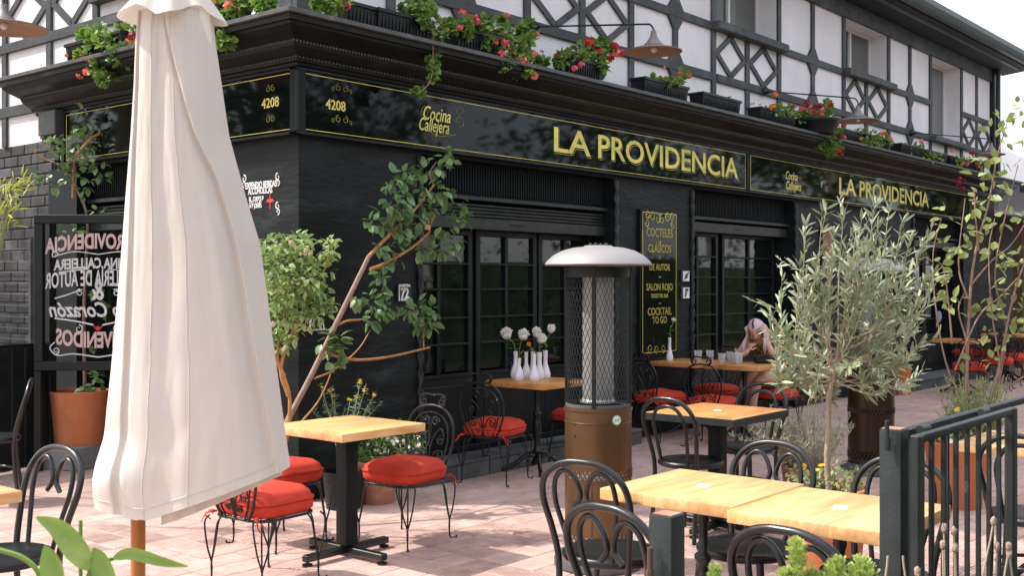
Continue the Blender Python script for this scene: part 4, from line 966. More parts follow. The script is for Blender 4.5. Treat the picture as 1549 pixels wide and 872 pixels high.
x,y=at(1113,548,zt); t=MB().lathe([(.0,.0),(.028,.0),(.03,.06),(.02,.09),(.012,.10),(.012,.135),(.0,.137)],14).obj('small_bottle',tumbler,None,smooth=50,loc=(x,y,zt)); tag(t,'small clear bottle with pale cap among the tumblers','bottle')
x,y=5.08,-1.10; t=thing('handbag','flat black handbag lying on the long table before the woman','bag',(x,y,zt),R(-48))
MB().bbox(-.15,.15,-.06,.06,.0,.078,.025,3).obj('bag_body',blackcloth,t,smooth=60); MB().tube(spl([(-.12,-.05,.068),(0,-.075,.085),(.12,-.05,.068)],5),.006,6).obj('strap',blackpaint,t,smooth=60)
# ================================================================== CLOSED PARASOL
U=thing('closed_parasol','closed cream market parasol on varnished wooden pole, hem swept to the right','parasol',(*dep(209,3.2),0))
ux,uy=dep(209,3.2); RTv=Vector((RT_[0],RT_[1],0)); FWv=Vector((FW_[0],FW_[1],0))
def UP(px,z,df=0.): # local point: lateral from px at depth 3.2+df
    d=3.2; return Vector(((px-CXP)/F_*d*RT_[0]+d*FW_[0]+CAM[0]-ux+df*FW_[0],(px-CXP)/F_*d*RT_[1]+d*FW_[1]+CAM[1]-uy+df*FW_[1],z))
MB().tube([UP(208,0),UP(209,.9),UP(228,1.6),UP(262,2.5),UP(268,2.75)],.0205,14).obj('pole',orangepole,U,smooth=50)
MB().lathe([(.0,0),(.26,0),(.26,.05),(.05,.06),(.04,.25),(.0,.25)],28).obj('parasol_base',heatbase,U,smooth=40)
# canopy: outline by height (photo y -> left px, right px)
OL=[(20,212,322),(60,209,325),(130,206,335),(205,201,346),(290,194,369),(370,188,393),(450,182,404),(530,175,414),(600,168,423),(660,160,431),(700,151,437),(730,147,440),(775,149,441)]
def oline(y):
    for (a,l0,r0),(b_,l1,r1) in zip(OL,OL[1:]):
        if y<=b_: 
            t=max(0,(y-a)/(b_-a)); return l0+(l1-l0)*t,r0+(r1-r0)*t
    return OL[-1][1:]
NT=400;NR=90; vs=[];fs=[]
def hemy(u,back): # u -1..1 lateral -> hem photo y
    if u<-.70: y=766+(u+1)*8
    elif u<-.42: y=769+ (u+.7)*26
    elif u<-.34: y=775-(u+.42)*0
    else: y=777-(u+.34)/(1.34)*66
    return y-4-(10+14*max(0,u) if back else 0)
# fold profile around the bundle: theta from camera side (0) ; r modulation via pleats (asymmetric)
def foldr(th,v):
    # th in 0..2pi ; pleats get shallower near the top
    base=0
    for (c,wd,am,sl) in ((-1.18,.16,.10,.0),(-.62,.10,-.10,.25),(.30,.13,-.16,.75),(.52,.20,.10,.7),(1.02,.12,-.14,.2),(1.22,.18,.07,.1),(-1.45,.12,-.08,.0),(2.0,.2,-.16,0),(2.7,.25,.14,0),(-2.2,.2,-.18,0),(-2.8,.2,.12,0)):
        cc=c-sl*.55*(.62-v); d=(th-cc+PI)%(2*PI)-PI
        base+=am*math.exp(-(d/wd)**2)
    return base
for i in range(NR+1):
    v=i/NR
    for k in range(NT):
        th=2*PI*k/NT-PI
        # lateral coordinate by angle: x=sin th, toward camera = cos th
        s_,c_=math.sin(th),math.cos(th)
        hy=hemy(s_,c_<-.15); y=20+(hy-20)*v
        L_,R_=oline(y); mid=(L_+R_)/2; hw_=(R_-L_)/2/F_*3.2
        dpt=.075+.085*v
        cam_side=1/(1+math.exp(-(c_-.02)/.06))
        fr=foldr(th,v)*(.35+.65*min(1,v*1.6))*(1-cam_side)
        e1=-.1+2.2*v if v<.372 else .72+.33*(v-.372); e2=-.90+.24*v; e3=.30+.42*v
        stp=.016*(1/(1+math.exp(-(s_-e1)/.005)))-.010*math.exp(-((s_-e1+.05)/.045)**2)+.010*(1/(1+math.exp((s_-e2)/.005)))-.008*math.exp(-((s_-e2-.04)/.035)**2)
        stp+=.010*math.exp(-((s_-e3)/.10)**2)*math.exp(-((v-.62)/.22)**2)-.010*math.exp(-((s_+.25-.1*v)/.16)**2)
        wr=cam_side*stp+.0042*mnoise.noise(Vector((s_*2.2+1,c_*2,v*4)))+.0016*mnoise.noise(Vector((s_*8,c_*8,v*12)))+.0007*abs(mnoise.noise(Vector((s_*3+v*6,v*7-s_*2,3))))*4
        # billow near lower left
        bil=.026*math.exp(-((v-.93)/.05)**2)*math.exp(-((th+1.0)/.5)**2)-.018*math.exp(-((v-.86)/.04)**2)*math.exp(-((th+1.0)/.5)**2)
        edge=1-abs(s_)**6
        lat=s_*hw_*(1+ (fr*.35)*edge); dd=-(c_*dpt*(1+fr*1.5)+fr*.10*hw_/.28+wr+bil)
        z=EYE+(HYP-y)/F_*3.2
        p=UP(mid,z); vs.append(p+RTv*lat+FWv*dd)
for i in range(NR):
    for k in range(NT): fs.append((i*NT+k,i*NT+(k+1)%NT,(i+1)*NT+(k+1)%NT,(i+1)*NT+k))
cm=MB().add(vs,fs); 
can=cm.obj('canopy',canvas,U,smooth=70)
# inner overlapping layer (second hem), set behind and slightly lower on the right
vs=[];fs=[];n1=40;n2=10
for j in range(n2+1):
    for i in range(n1+1):
        u=-.26+1.22*i/n1; yh=hemy(u,False)+11-(8*u if u>0 else 0)+14*math.exp(-((u-.0)/.3)**2)*0; y=yh-46+ (46)*j/n2
        L_,R_=oline(min(y,770)); mid=(L_+R_)/2; hw_=(R_-L_)/2/F_*3.2
        th=math.asin(max(-1,min(1,u))); p=UP(mid,EYE+(HYP-y-6)/F_*3.2)
        vs.append(p+RTv*(u*hw_*.965)+FWv*(-(math.cos(th)*.12)+.03+.004*math.sin(i*.9)))
for j in range(n2):
    for i in range(n1): a=j*(n1+1)+i; fs.append((a,a+1,a+n1+2,a+n1+1))
MB().add(vs,fs).obj('inner_hem',canvas,U,smooth=70)
# seams and hem stitching follow the cloth
def cpt(k,i): return can.data.vertices[(i*NT+k)%len(can.data.vertices)].co
def kof(s_): return int((math.asin(s_)+PI)/(2*PI)*NT)%NT
for f_,nm in ((lambda v:-.45+.10*v,'seam'),(lambda v:.08+.02*v,'seam')):
    MB().tube([cpt(kof(f_(i/NR)),i)-FWv*.0008 for i in range(0,NR+1,2)],.0011,5).obj(nm,canvas,U,smooth=60)
MB().tube([cpt(k,NR-2)-FWv*.0006 for k in range(kof(-.97),kof(.97),3)],.0012,5).obj('hem_stitching',canvas,U,smooth=60)
b=MB()   # stitched hem cord along the lower edge
pts=[]
for i in range(40):
    u=-.98+1.96*i/39; y=hemy(u,False)-4; L_,R_=oline(y); th=math.asin(u)
# crown flounce
vs=[];fs=[];NF=96
for i in range(9):
    t=i/8
    for k in range(NF):
        th=2*PI*k/NF; rf=(.055+.075*t+.018*t*math.sin(5*th+.6)+.012*t*math.sin(9*th)); 
        y=-34+(62+10*math.sin(4*th+1.3)*t)*t
        z=EYE+(HYP-y)/F_*3.2; p=UP(263,z); vs.append(p+RTv*(math.sin(th)*rf*1.0)+FWv*(-math.cos(th)*rf))
for i in range(8):
    for k in range(NF): fs.append((i*NF+k,i*NF+(k+1)%NF,(i+1)*NF+(k+1)%NF,(i+1)*NF+k))
MB().add(vs,fs).obj('crown_flounce',canvas,U,smooth=70)
# ================================================================== RAILING & GATE
def fpost(b,x,y,z,s=.03): return b.bbox(x-s,x+s,y-s,y+s,0,z,.004,2)
t=thing('cut_post','short hollow steel fence post standing alone before the bentwood chairs','fence post',(*dep(1009,2.27),0))
MB().bbox(-.027,.027,-.027,.027,0,1.098,.004,2).obj('post_tube',steel,t,smooth=30); MB().box(-.022,.022,-.022,.022,1.0985,1.0995).obj('rusty_top',terrad,t,smooth=0)
MB().tube([(-.045,.012,.99),(-.045,.012,1.035)],.006,8).tube([(-.045,.012,.965),(-.045,.012,.99)],.0085,8).obj('hinge_pin',brownwood,t,smooth=40)
fy=-5.13
Rl=thing('steel_railing','charcoal steel railing with vertical bars behind the open gate','railing',(-2.14,fy,0))
X0=-2.14
MB().bbox(-.030,.030,-.030,.030,0,1.174,.004,2).obj('post',steel,Rl,smooth=30); MB().box(-.025,.025,-.025,.025,1.1745,1.176).obj('rusty_top',terrad,Rl,smooth=0)
MB().tube([(-.05,.0,1.15),(-.05,.0,1.20)],.0065,8).tube([(-.05,.0,1.12),(-.05,.0,1.155)],.0095,8).obj('hinge_pin',steel,Rl,smooth=40)
MB().bbox(-.028,.028,-.028,.028,0,1.19,.004,2,mx=Matrix.Translation((-.62+2.14,0,0))).obj('post',steel,Rl,smooth=30)
MB().bbox(.031,1.49,-.012,.012,1.142,1.166,.004).obj('top_rail',steel,Rl,smooth=30); MB().bbox(.031,1.49,-.012,.012,.10,.125,.004).obj('bottom_rail',steel,Rl,smooth=30)
MB().bbox(1.55,3.9,-.012,.012,1.142,1.166,.004).obj('top_rail',steel,Rl,smooth=30)
for k in range(14): 
    x=.12+.1*k
    if x<1.47 and k%3==0: MB().bbox(x-.006,x+.006,-.006,.006,.125,1.142,.001).obj('bar',steel,Rl,smooth=0)
for k in range(20): x=1.65+.11*k; MB().bbox(x-.006,x+.006,-.006,.006,.125,1.142,.001).obj('bar',steel,Rl,smooth=0)
G=thing('steel_gate','open steel gate leaf with vertical bars lying along the railing','gate',(-2.06,-5.195,0))
gx=lambda px: FR(px,HYP,-5.195)[0]+2.06
MB().bbox(gx(1383),gx(1383)+.045,-.013,.013,.08,1.163,.004).obj('stile',steel,G,smooth=30)
ge=gx(1527); MB().bbox(ge,ge+.045,-.013,.013,.08,1.163,.004).obj('stile',steel,G,smooth=30)
a0=gx(1383)+.046; MB().bbox(a0,ge-.001,-.013,.013,1.14,1.163,.005,2).obj('top_rail',steel,G,smooth=30); MB().bbox(a0,ge-.001,-.013,.013,.08,.11,.004).obj('bottom_rail',steel,G,smooth=30)
for px in (1409,1427.5,1446,1463,1480,1496,1511): x=gx(px); MB().bbox(x-.0065,x+.0065,-.0065,.0065,.11,1.14,.001).obj('bar',steel,G,smooth=0)
for px in (1414,1504): x=gx(px); MB().tube([(x-.03,.03,1.162),(x+.03,.03,1.162)],.013,10).obj('hinge_barrel',steel,G,smooth=50)
# ================================================================== GLASS NOTICE BOARD, SCREEN
bd=9.25
bx0,by0=dep(53,bd); bx1,by1=dep(243,bd); rzb=math.atan2(by1-by0,bx1-bx0); bwid=math.hypot(bx1-bx0,by1-by0)
zt_=EYE+(HYP-325)/F_*bd; zb_=EYE+(HYP-561)/F_*bd
NB=thing('glass_notice_board','framed glass board with white lettering seen mirrored from behind','notice board',(bx0,by0,0),rzb)
fw=.075
MB().bbox(0,bwid,-.03,.03,zt_-fw,zt_,.005).obj('frame_rail',blackpaint,NB,smooth=0); MB().bbox(0,bwid,-.03,.03,zb_,zb_+fw,.005).obj('frame_rail',blackpaint,NB,smooth=0)
MB().bbox(0,fw,-.03,.03,zb_+fw+.001,zt_-fw-.001,.005).obj('frame_stile',blackpaint,NB,smooth=0); MB().bbox(bwid-fw,bwid,-.03,.03,zb_+fw+.001,zt_-fw-.001,.005).obj('frame_stile',blackpaint,NB,smooth=0)
MB().box(fw,bwid-fw,-.002,.002,zb_+fw,zt_-fw).obj('pane',clearglass,NB,smooth=0)
for x in (.0,bwid-.06): MB().bbox(x,x+.06,-.028,.028,0,zb_-.001,.004).obj('leg',blackpaint,NB,smooth=0)
cxb=bwid/2; inn=bwid-2*fw
def bt(body,py,size,frac,mat=whitepaint,bold=.004,shear=0,cx=None,arch=0):
    z=EYE+(HYP-py)/F_*bd; o=text('mirrored_lettering',body,size,mat,((cx if cx is not None else cxb),.004,z),(R(90),0,PI),NB,bold,.0008,shear=shear)
    wd=max(v.co.x for v in o.data.vertices)-min(v.co.x for v in o.data.vertices); s=inn*frac/wd; o.scale=(s,1,1)
    if arch:
        for v in o.data.vertices: v.co.y-=arch*(v.co.x*s/(inn/2))**2
    return o
bt('LA PROVIDENCIA',366,.17,.98,pinkpaint,.006,arch=.05); bt('COCINA CALLEJERA',399,.12,.82,arch=.03); bt('COCTELERÍA DE AUTOR',422,.18,.98,arch=.03); bt('&',441,.22,.12,bold=.006); bt('Puro Corazón',470,.17,.9,shear=.3); bt('BIENVENIDOS',516,.18,.78,pinkpaint,.006,arch=-.05)
bz=lambda py: EYE+(HYP-py)/F_*bd
def bscroll(b,u,py,r,a0,d,tn=1.2): 
    pts=[]; c=(cxb+u,bz(py))
    for i in range(20): q=i/19; a=a0+d*tn*2*PI*q; rr=r*(1-.75*q); pts.append((c[0]+rr*math.cos(a),.004,c[1]+rr*math.sin(a)))
    b.tube(pts,[.006,.003],5)
for s in (-1,1):
    b=MB(); b.tube(spl([(cxb+s*.0,.004,bz(385)),(cxb+s*.2,.004,bz(381)),(cxb+s*.38,.004,bz(389))],6),.005,5); bscroll(b,s*.36,386,.03,0 if s<0 else PI,-s); b.obj('white_scroll',whitepaint,NB,smooth=50)
    b=MB(); b.tube([(cxb+s*.08,.004,bz(407)),(cxb+s*.32,.004,bz(412))],.005,5); b.obj('white_rule',whitepaint,NB,smooth=50)
    b=MB(); b.tube(spl([(cxb+s*.36,.004,bz(452)),(cxb+s*.25,.004,bz(446)),(cxb+s*.13,.004,bz(438))],6),.006,5); bscroll(b,s*.15,443,.03,PI/2,-s); b.obj('white_scroll',whitepaint,NB,smooth=50)
    b=MB(); b.tube(spl([(cxb+s*.04,.004,bz(492)),(cxb+s*.2,.004,bz(486)),(cxb+s*.36,.004,bz(482))],6),.007,5); bscroll(b,s*.16,498,.035,PI/2,s); b.obj('white_scroll',whitepaint,NB,smooth=50)
    b=MB(); b.tube(spl([(cxb,.004,bz(541)),(cxb+s*.2,.004,bz(536)),(cxb+s*.34,.004,bz(538)),(cxb+s*.40,.004,bz(527)),(cxb+s*.36,.004,bz(518))],6),.006,5); bscroll(b,s*.35,531,.03,-PI/2,-s); b.obj('white_scroll',whitepaint,NB,smooth=50)
b=MB(); b.ball((cxb,.004,bz(497)),.018,2,(1,.2,1)).tube(spl([(cxb-.04,.004,bz(492)),(cxb,.004,bz(500)),(cxb+.04,.004,bz(492))],5),.006,5); b.obj('red_flower_print',redpaint,NB,smooth=50)
# dark boarded screen at far left
p0=at(71,708); p1=at(-160,745); rs=math.atan2(p0[1]-p1[1],p0[0]-p1[0]); Ls=math.hypot(p0[0]-p1[0],p0[1]-p1[1])
S=thing('boarded_screen','black vertical board screen below the barred opening at the left edge','screen',(p1[0],p1[1],0),rs)
k=0;x=0
while x<Ls-.02: MB().bbox(x+.002,min(x+.118,Ls),-.012,.012,.03,1.03,.004).obj('board',blackpaint,S,smooth=0); x+=.12
MB().bbox(0,Ls,.013,.05,.98,1.06,.004).obj('rail',blackpaint,S,smooth=0); MB().bbox(0,Ls,.013,.05,.1,.16,.004).obj('rail',blackpaint,S,smooth=0)
MB().bbox(Ls+.001,Ls+.07,-.035,.035,0,2.08,.004).obj('post',blackpaint,S,smooth=0)
Gr=thing('barred_grille','pale framed grille of horizontal bars over the dark block wall','grille',(0,0,0))
gy0,gz0=FL(49,525,-.12); gy1=7.0; gz1=FL(47,362,-.12)[1]
MB().bbox(-.14,-.10,gy0,gy0+.035,gz0,gz1,.004).obj('frame_stile',kerbm,Gr,smooth=0); MB().bbox(-.14,-.10,gy0+.036,gy1,gz0-.03,gz0,.004).obj('frame_rail',kerbm,Gr,smooth=0)
z=gz0+.06
while z<gz1: MB().bbox(-.125,-.115,gy0+.036,gy1,z-.004,z+.004,.001).obj('bar',leadtop,Gr,smooth=0); z+=.105
# ================================================================== POTS & PLANTS
def pot(name,label,x,y,z,rt_,rb,h,mat=terra,plant=True,cat='potted plant',group=None,rim=.0):
    t=thing(name,label,cat,(x,y,z),0,group)
    MB().lathe([(.0,.0),(rb,.0),(rb*1.01,.006),(rt_*.97,h*.86),(rt_,h*.97) if not rim else (rt_+rim,h*.88),(rt_+rim,h-.004),(rt_+rim-.006,h),(rt_-.018,h),(rt_-.02,h-.05),(.0,h-.05)],40,cap=False).obj('pot',mat,t,smooth=40)
    MB().lathe([(.0,h-.045),(rt_-.02,h-.05)],24,cap=False).obj('soil',soil,t,smooth=40)
    return t
def cyc(px,py,d): return P3(px,py,d)
def leafcloud(centers,n,L,jit=.6,up=.2,smin=.7,smax=1.2,out=None):
    ms=[]
    for _ in range(n):
        c,r=random.choice(centers) if out is None else random.choices(centers,weights=[q[1]**2 for q in centers])[0]
        v=rdir(); q=random.random()**.45; p=Vector(c)+v*r*q
        d=(v*.8+rdir(up)*jit+Vector((0,0,-.15))).normalized(); ms.append(rmat(p,d,random.uniform(-.9,.9),random.uniform(smin,smax)))
    return ms
# --- olive tree
ox,oy=dep(1250,5.85); h_=.50
OT=pot('olive_tree','young olive tree in large terracotta pot, silvery leaves before the dark facade',ox,oy,0,.215,.165,h_,cat='tree')
loc=lambda px,py,dd=0: P3(px,py,5.85+dd)-Vector((ox,oy,0))
tr=spl([loc(1254,745),loc(1251,700),loc(1253,650),loc(1254,600),loc(1262,560),loc(1270,520)],5)
MB().tube(tr,[.019,.017]+[.0155]*22+[.012,.011],9).obj('trunk',barkg,OT,smooth=60)
leafms=[]; b=MB()
rg=random.Random(11)
tips=[(1207,402),(1222,338),(1240,322),(1258,395),(1275,330),(1299,348),(1323,310),(1345,325),(1368,340),(1378,365),(1392,375),(1185,455),(1190,500),(1173,512),(1200,560),(1185,590),(1210,605),(1235,580),(1400,430),(1412,418),(1385,470),(1375,500),(1380,545),(1358,560),(1340,580),(1320,560),(1290,590),(1270,560),(1300,520),(1330,470),(1310,430),(1290,400),(1250,440),(1230,470),(1260,480),(1340,420),(1350,385),(1215,520),(1240,540),(1365,450),(1290,460),(1320,500),(1255,600),(1375,585),(1215,430),(1180,540),(1265,360),(1310,375),(1335,540),(1345,505),(1225,560),(1290,555),(1205,470),(1230,395),(1285,425),(1355,420),(1395,520),(1372,520),(1240,500),(1195,615),(1180,570),(1330,345),(1300,330),(1225,600),(1250,570),(1280,500),(1355,480)]
tips=[q for q in tips if q[1]<586 and q not in ((1290,460),(1255,480),(1285,425),(1355,480),(1320,500),(1372,520),(1240,500),(1230,470))]
for i,(px,py) in enumerate(tips):
    dd=rg.uniform(-.34,.34)*(1 if 330<py<600 else .4)
    st_=tr[-1-rg.randint(0,9)] if py<560 else tr[rg.randint(13,20)]
    tip=loc(px+rg.uniform(-5,5),py+rg.uniform(-5,5),dd); ctrl=st_.lerp(tip,.5)+Vector((0,0,-.06 if tip.z<st_.z+.35 else .0))+RTv*((px-1285)/900)
    path=spl([st_,ctrl,tip],9); b.tube(path,[.0058,.0016],5)
    m=len(path); dirn=(path[-1]-path[-3]).normalized()
    for tw in range(3):
        j=rg.randint(m//3,m-3); q=path[j]; tdir=(dirn*.7+rdir(.5)*.8).normalized(); ln=rg.uniform(.10,.2); sub=[q,q+tdir*ln*.5,q+tdir*ln+Vector((0,0,.02))]
        b.tube(sub,[.0022,.001],4); 
        for s_ in range(8):
            f=(s_+1)/8; p=q.lerp(sub[-1],f); ld=(tdir*.9+rdir(.1)*.75).normalized(); leafms.append(rmat(p,ld,rg.uniform(-1.5,1.5),rg.uniform(.65,1.15)))
    for j in range(m//3,m):
        for s_ in range(2):
            dl=(path[min(j+1,m-1)]-path[max(j-1,0)]).normalized(); ld=(dl*.8+rdir(.1)*.7).normalized(); leafms.append(rmat(path[j],ld,rg.uniform(-1.5,1.5),rg.uniform(.7,1.25)))
    for s_ in range(3): leafms.append(rmat(path[-1],(dirn+rdir()*.35).normalized(),rg.uniform(-1,1),1.0))
b.obj('branches',barkg,OT,smooth=60,kind='stuff')
rg.shuffle(leafms); foliage('leaf',leafms,leaf_mesh(.068,.0150,.3,.12,3),lf_olive,OT,300)
# flowers at olive pot
def flowers(parent,name,pts,r,mat,cen=petaly,n=8):
    b=MB()
    for p in pts[:1]:
        pass
    me=None
    bb=MB()
    for k in range(n):
        a=2*PI*k/n; vs,fs=leaf_mesh(r,r*.7,.2,.1,2); bb.add(vs,fs,rmat((0,0,0),(math.cos(a),math.sin(a),.25)))
    me=bb.mesh(name,mat,60)
    for p in pts:
        q=rdir(1.0); link(name,me,parent,mx=Matrix.Translation(p)@q.to_track_quat('Z','Y').to_matrix().to_4x4()@Matrix.Diagonal((*(random.uniform(.8,1.2),)*3,1)))
cl=[(Vector((random.uniform(-.17,.17),random.uniform(-.17,.17),h_+random.uniform(0,.06))),.06) for _ in range(14)]
b=MB(); ms=leafcloud(cl,420,.03)
foliage('leaf',ms,leaf_mesh(.034,.018,.2,.2,2),lf_pale,OT,0,'underplanting')
flowers(OT,'yellow_bloom',[loc(px,py,-.1) for px,py in ((1215,707),(1222,716),(1243,705),(1274,722),(1236,712))],.020,petaly)
flowers(OT,'white_bloom',[loc(px+random.uniform(-3,3),py+random.uniform(-3,3),random.uniform(-.15,.1)) for px,py in ((1170,727),(1180,722),(1190,730),(1200,722),(1208,730),(1216,726),(1196,713),(1226,730),(1234,722),(1188,718),(1204,735),(1212,718))],.011,petalw)
# --- lavender pot
lx_,ly_=dep(1221,7.7); LP=pot('lavender_pot','grey green lavender bush in round terracotta pot right of the middle table',lx_,ly_,0,.175,.145,.30,mat=terrad)
ms=[];b=MB()
for _ in range(150):
    a=random.uniform(0,2*PI); q=random.random()**.5; base=Vector((.12*q*math.cos(a),.12*q*math.sin(a),.27)); lean=Vector((math.cos(a),math.sin(a),0))*q*.30+RTv*(-.10)
    hgt=random.uniform(.18,.48)*(1-.25*q); tip=base+lean+Vector((0,0,hgt)); path=spl([base,base.lerp(tip,.5)+Vector((0,0,.04)),tip],3); b.tube(path,.0016,3)
    for p in path:
        for _k in range(4): ms.append(rmat(p+rdir()*.006,(Vector((0,0,1))+rdir()*.9).normalized(),random.uniform(-1,1),random.uniform(.7,1.2)))
b.obj('stems',lf_lav,LP,smooth=0,kind='stuff'); foliage('leaf',ms,leaf_mesh(.036,.008,.2,.1,2),lf_lav,LP,0)
# --- shrub pot behind the railing
sx_,sy_=dep(1447,7.8); SP=pot('shrub_pot','tall loose shrub with pale round leaves in terracotta pot behind the railing',sx_,sy_,0,.215,.165,.46)
sl=lambda px,py,dd=0: P3(px,py,7.8+dd)-Vector((sx_,sy_,0))
stems=[[(1464,668),(1462,600),(1463,540),(1468,440),(1478,370),(1495,310),(1508,240),(1528,170)],[(1463,610),(1440,575),(1424,520),(1413,440),(1412,380),(1424,330)],[(1474,668),(1500,600),(1515,540),(1530,460),(1549,400),(1570,360)],[(1497,600),(1520,590),(1549,570),(1575,560)],[(1470,430),(1500,395),(1530,370),(1556,330)],[(1440,520),(1436,470),(1428,410),(1418,395)],[(1480,380),(1476,330),(1473,285)],[(1500,640),(1512,560),(1500,470),(1496,380),(1505,330)],[(1464,520),(1450,470),(1460,440)],[(1508,600),(1522,500),(1505,420),(1520,330),(1540,250)],[(1463,450),(1450,400),(1460,300)],[(1445,560),(1480,480),(1512,450),(1540,420)]]
b=MB()
for i,s_ in enumerate(stems):
    b=MB(); dd=random.uniform(-.15,.15) if i else 0; P_=[sl(px,py,dd*k/len(s_)) for k,(px,py) in enumerate(s_)]; b.tube(spl(P_,5),[.016 if i in(0,2) else .008,.003],7); b.obj('branch',barkp,SP,smooth=60)
lc=[(1528,170,14),(1515,185,16),(1545,165,14),(1500,205,16),(1520,215,18),(1545,200,18),(1490,240,14),(1515,240,14),(1480,270,16),(1500,265,14),(1530,260,14),(1470,310,14),(1478,300,14),(1495,295,16),(1460,345,10),(1480,350,12),(1500,345,12),(1515,330,14),(1535,300,18),(1549,330,18),(1430,325,14),(1420,345,12),(1424,370,10),(1448,380,8),(1458,372,10),(1470,378,10),(1420,400,10),(1418,430,10),(1425,420,10),(1440,445,10),(1445,455,10),(1432,465,8),(1468,485,8),(1485,470,8),(1500,440,14),(1520,430,14),(1540,440,14),(1530,480,14),(1515,400,16),(1535,395,16),(1549,380,18),(1500,380,8),(1495,505,10),(1510,470,10),(1456,545,6),(1500,545,6),(1540,500,12),(1520,520,10),(1545,470,14)]
ms=[]
for px,py,r in lc:
    for _ in range(5 if r>12 else 4):
        v=rdir(); ms.append(rmat(sl(px,py)+v*r*7.8/F_*random.uniform(.3,1),(v+rdir(.3)*.6).normalized(),random.uniform(-1.2,1.2),random.uniform(.6,1.15)))
foliage('leaf',ms,leaf_mesh(.085,.055,.22,.15,4),lf_shrub,SP,300)
b=MB();ms=[]
for _ in range(170):
    a=random.uniform(0,2*PI); q=random.random()**.5; base=Vector((.10*math.cos(a)*q,.10*math.sin(a)*q,.42))+RTv*.12; tip=base+Vector((math.cos(a)*.17*q,math.sin(a)*.17*q,random.uniform(.18,.52))); b.tube([base,tip],.002,3)
    for k in range(7):
        p=base.lerp(tip,.3+.1*k)
        for _k in range(3): ms.append(rmat(p,(Vector((0,0,1))+rdir()*1.1).normalized(),random.uniform(-1,1),random.uniform(.7,1.2)))
b.obj('stems',dry,SP,smooth=0,kind='stuff'); foliage('leaf',ms,leaf_mesh(.03,.008,.2,.1,2),lf_ger,SP,0,'rosemary_foliage')
cl=[(Vector((random.uniform(-.17,.17),random.uniform(-.17,.17),.46+random.uniform(0,.08))),.05) for _ in range(16)]
foliage('leaf',leafcloud(cl,360,.03),leaf_mesh(.034,.018,.2,.2,2),lf_pale,SP,0,'underplanting')
flowers(SP,'yellow_bloom',[sl(px,py,-.2) for px,py in ((1420,655),(1424,660),(1455,643),(1448,620),(1485,655),(1470,648))],.026,petaly)
flowers(SP,'white_bloom',[sl(px,py,-.2) for px,py in ((1440,650),(1450,660),(1462,668),(1438,668),(1478,665),(1466,640),(1490,640))],.022,petalw)
# --- daisies
dx_,dy_=dep(570,7.95); DP=pot('daisy_pot','white daisies over a terracotta pot behind the light square table',dx_,dy_,0,.165,.125,.30,mat=terrad,rim=.01)
dl=lambda px,py,dd=0: P3(px,py,7.95+dd)-Vector((dx_,dy_,0))
cl=[(dl(px,py),.09) for px,py in ((560,680),(585,670),(605,675),(620,680),(600,655),(630,665),(575,655),(545,690))]
foliage('leaf',leafcloud(cl,1500,.03),leaf_mesh(.036,.006,.1,.2,2),lf_ger,DP,0)
dp=[dl(random.uniform(555,640),random.gauss(668,15),random.uniform(-.12,.05)) for _ in range(85)]
flowers(DP,'daisy',dp,.0135,petalw,n=9)
# yellow-flowered upright weeds in dark pot
wx_,wy_=dep(520,7.75); WP=pot('dark_flower_pot','ferny plants with small yellow flowers in a dark pot beside the daisies',wx_,wy_,0,.15,.12,.26,mat=blackpaint)
wl=lambda px,py,dd=0: P3(px,py,7.75+dd)-Vector((wx_,wy_,0))
ms=[]; b=MB(); yb=[]
for px,py in ((545,578),(552,590),(500,590),(490,610),(530,605),(560,615),(520,625),(475,625),(505,600),(540,600),(565,600),(485,585),(575,610)):
    tip=wl(px,py,random.uniform(-.1,.1)); base=Vector((random.uniform(-.06,.06),random.uniform(-.06,.06),.24)); path=spl([base,base.lerp(tip,.5)+Vector((0,0,.06)),tip],8); b.tube(path,[.0035,.0015],4)
    for p in path[6:]:
        for _ in range(4): ms.append(rmat(p,(rdir(.3)).normalized(),random.uniform(-1,1),random.uniform(.6,1.1)))
    if py<606: yb+= [tip+rdir()*.015 for _ in range(7)]
b.obj('stems',lf_pale,WP,smooth=0,kind='stuff'); foliage('leaf',ms,leaf_mesh(.045,.009,.2,.2,2),M('blue_green_leaf',(.13,.22,.14),.6,var=.3,trans=.2),WP,0); flowers(WP,'yellow_bloom',yb,.011,petaly,n=5)
# --- climbing rose against the facade
RT_T=thing('climbing_rose','leaning climbing rose with orange brown stems against the black facade','climbing plant',(*at(425,790)[:2],0) if 0 else (FR(425,HYP,-.5)[0],-.5,0))
rxo=FR(425,HYP,-.5)[0]
def rp(px,py,dy=0):
    x,z=FR(px,py,-.5+dy); return Vector((x-rxo,dy,z))
def br(name,pts,r,mat,par,n=6): MB().tube(spl([rp(*p) for p in pts],n),r,8).obj(name,mat,par,smooth=60)
br('trunk',[(424,665),(437,633),(470,570),(510,487),(545,415),(558,388)],[.021,.016],barkp,RT_T)
br('branch',[(558,388),(580,365),(605,340),(632,312),(656,280)],[.014,.009],barko,RT_T)
br('branch',[(560,408),(580,400),(612,382),(632,368),(649,352)],[.014,.008],barko,RT_T)
br('branch',[(512,492),(525,486),(545,484),(560,480)],[.009,.006],barko,RT_T); br('branch',[(494,533),(515,541),(545,545),(590,540),(650,526)],[.012,.008],barko,RT_T)
br('branch',[(476,573),(500,563),(525,545),(545,525),(560,500)],[.007,.004],barko,RT_T); br('branch',[(455,640),(480,610),(495,580),(502,560)],[.007,.004],barko,RT_T)
br('branch',[(641,526),(641,500),(641,465)],[.005,.003],barko,RT_T); br('branch',[(649,352),(652,340),(657,326)],[.006,.004],barko,RT_T); br('branch',[(575,372),(590,350),(600,320),(600,290)],[.006,.003],barkp,RT_T)
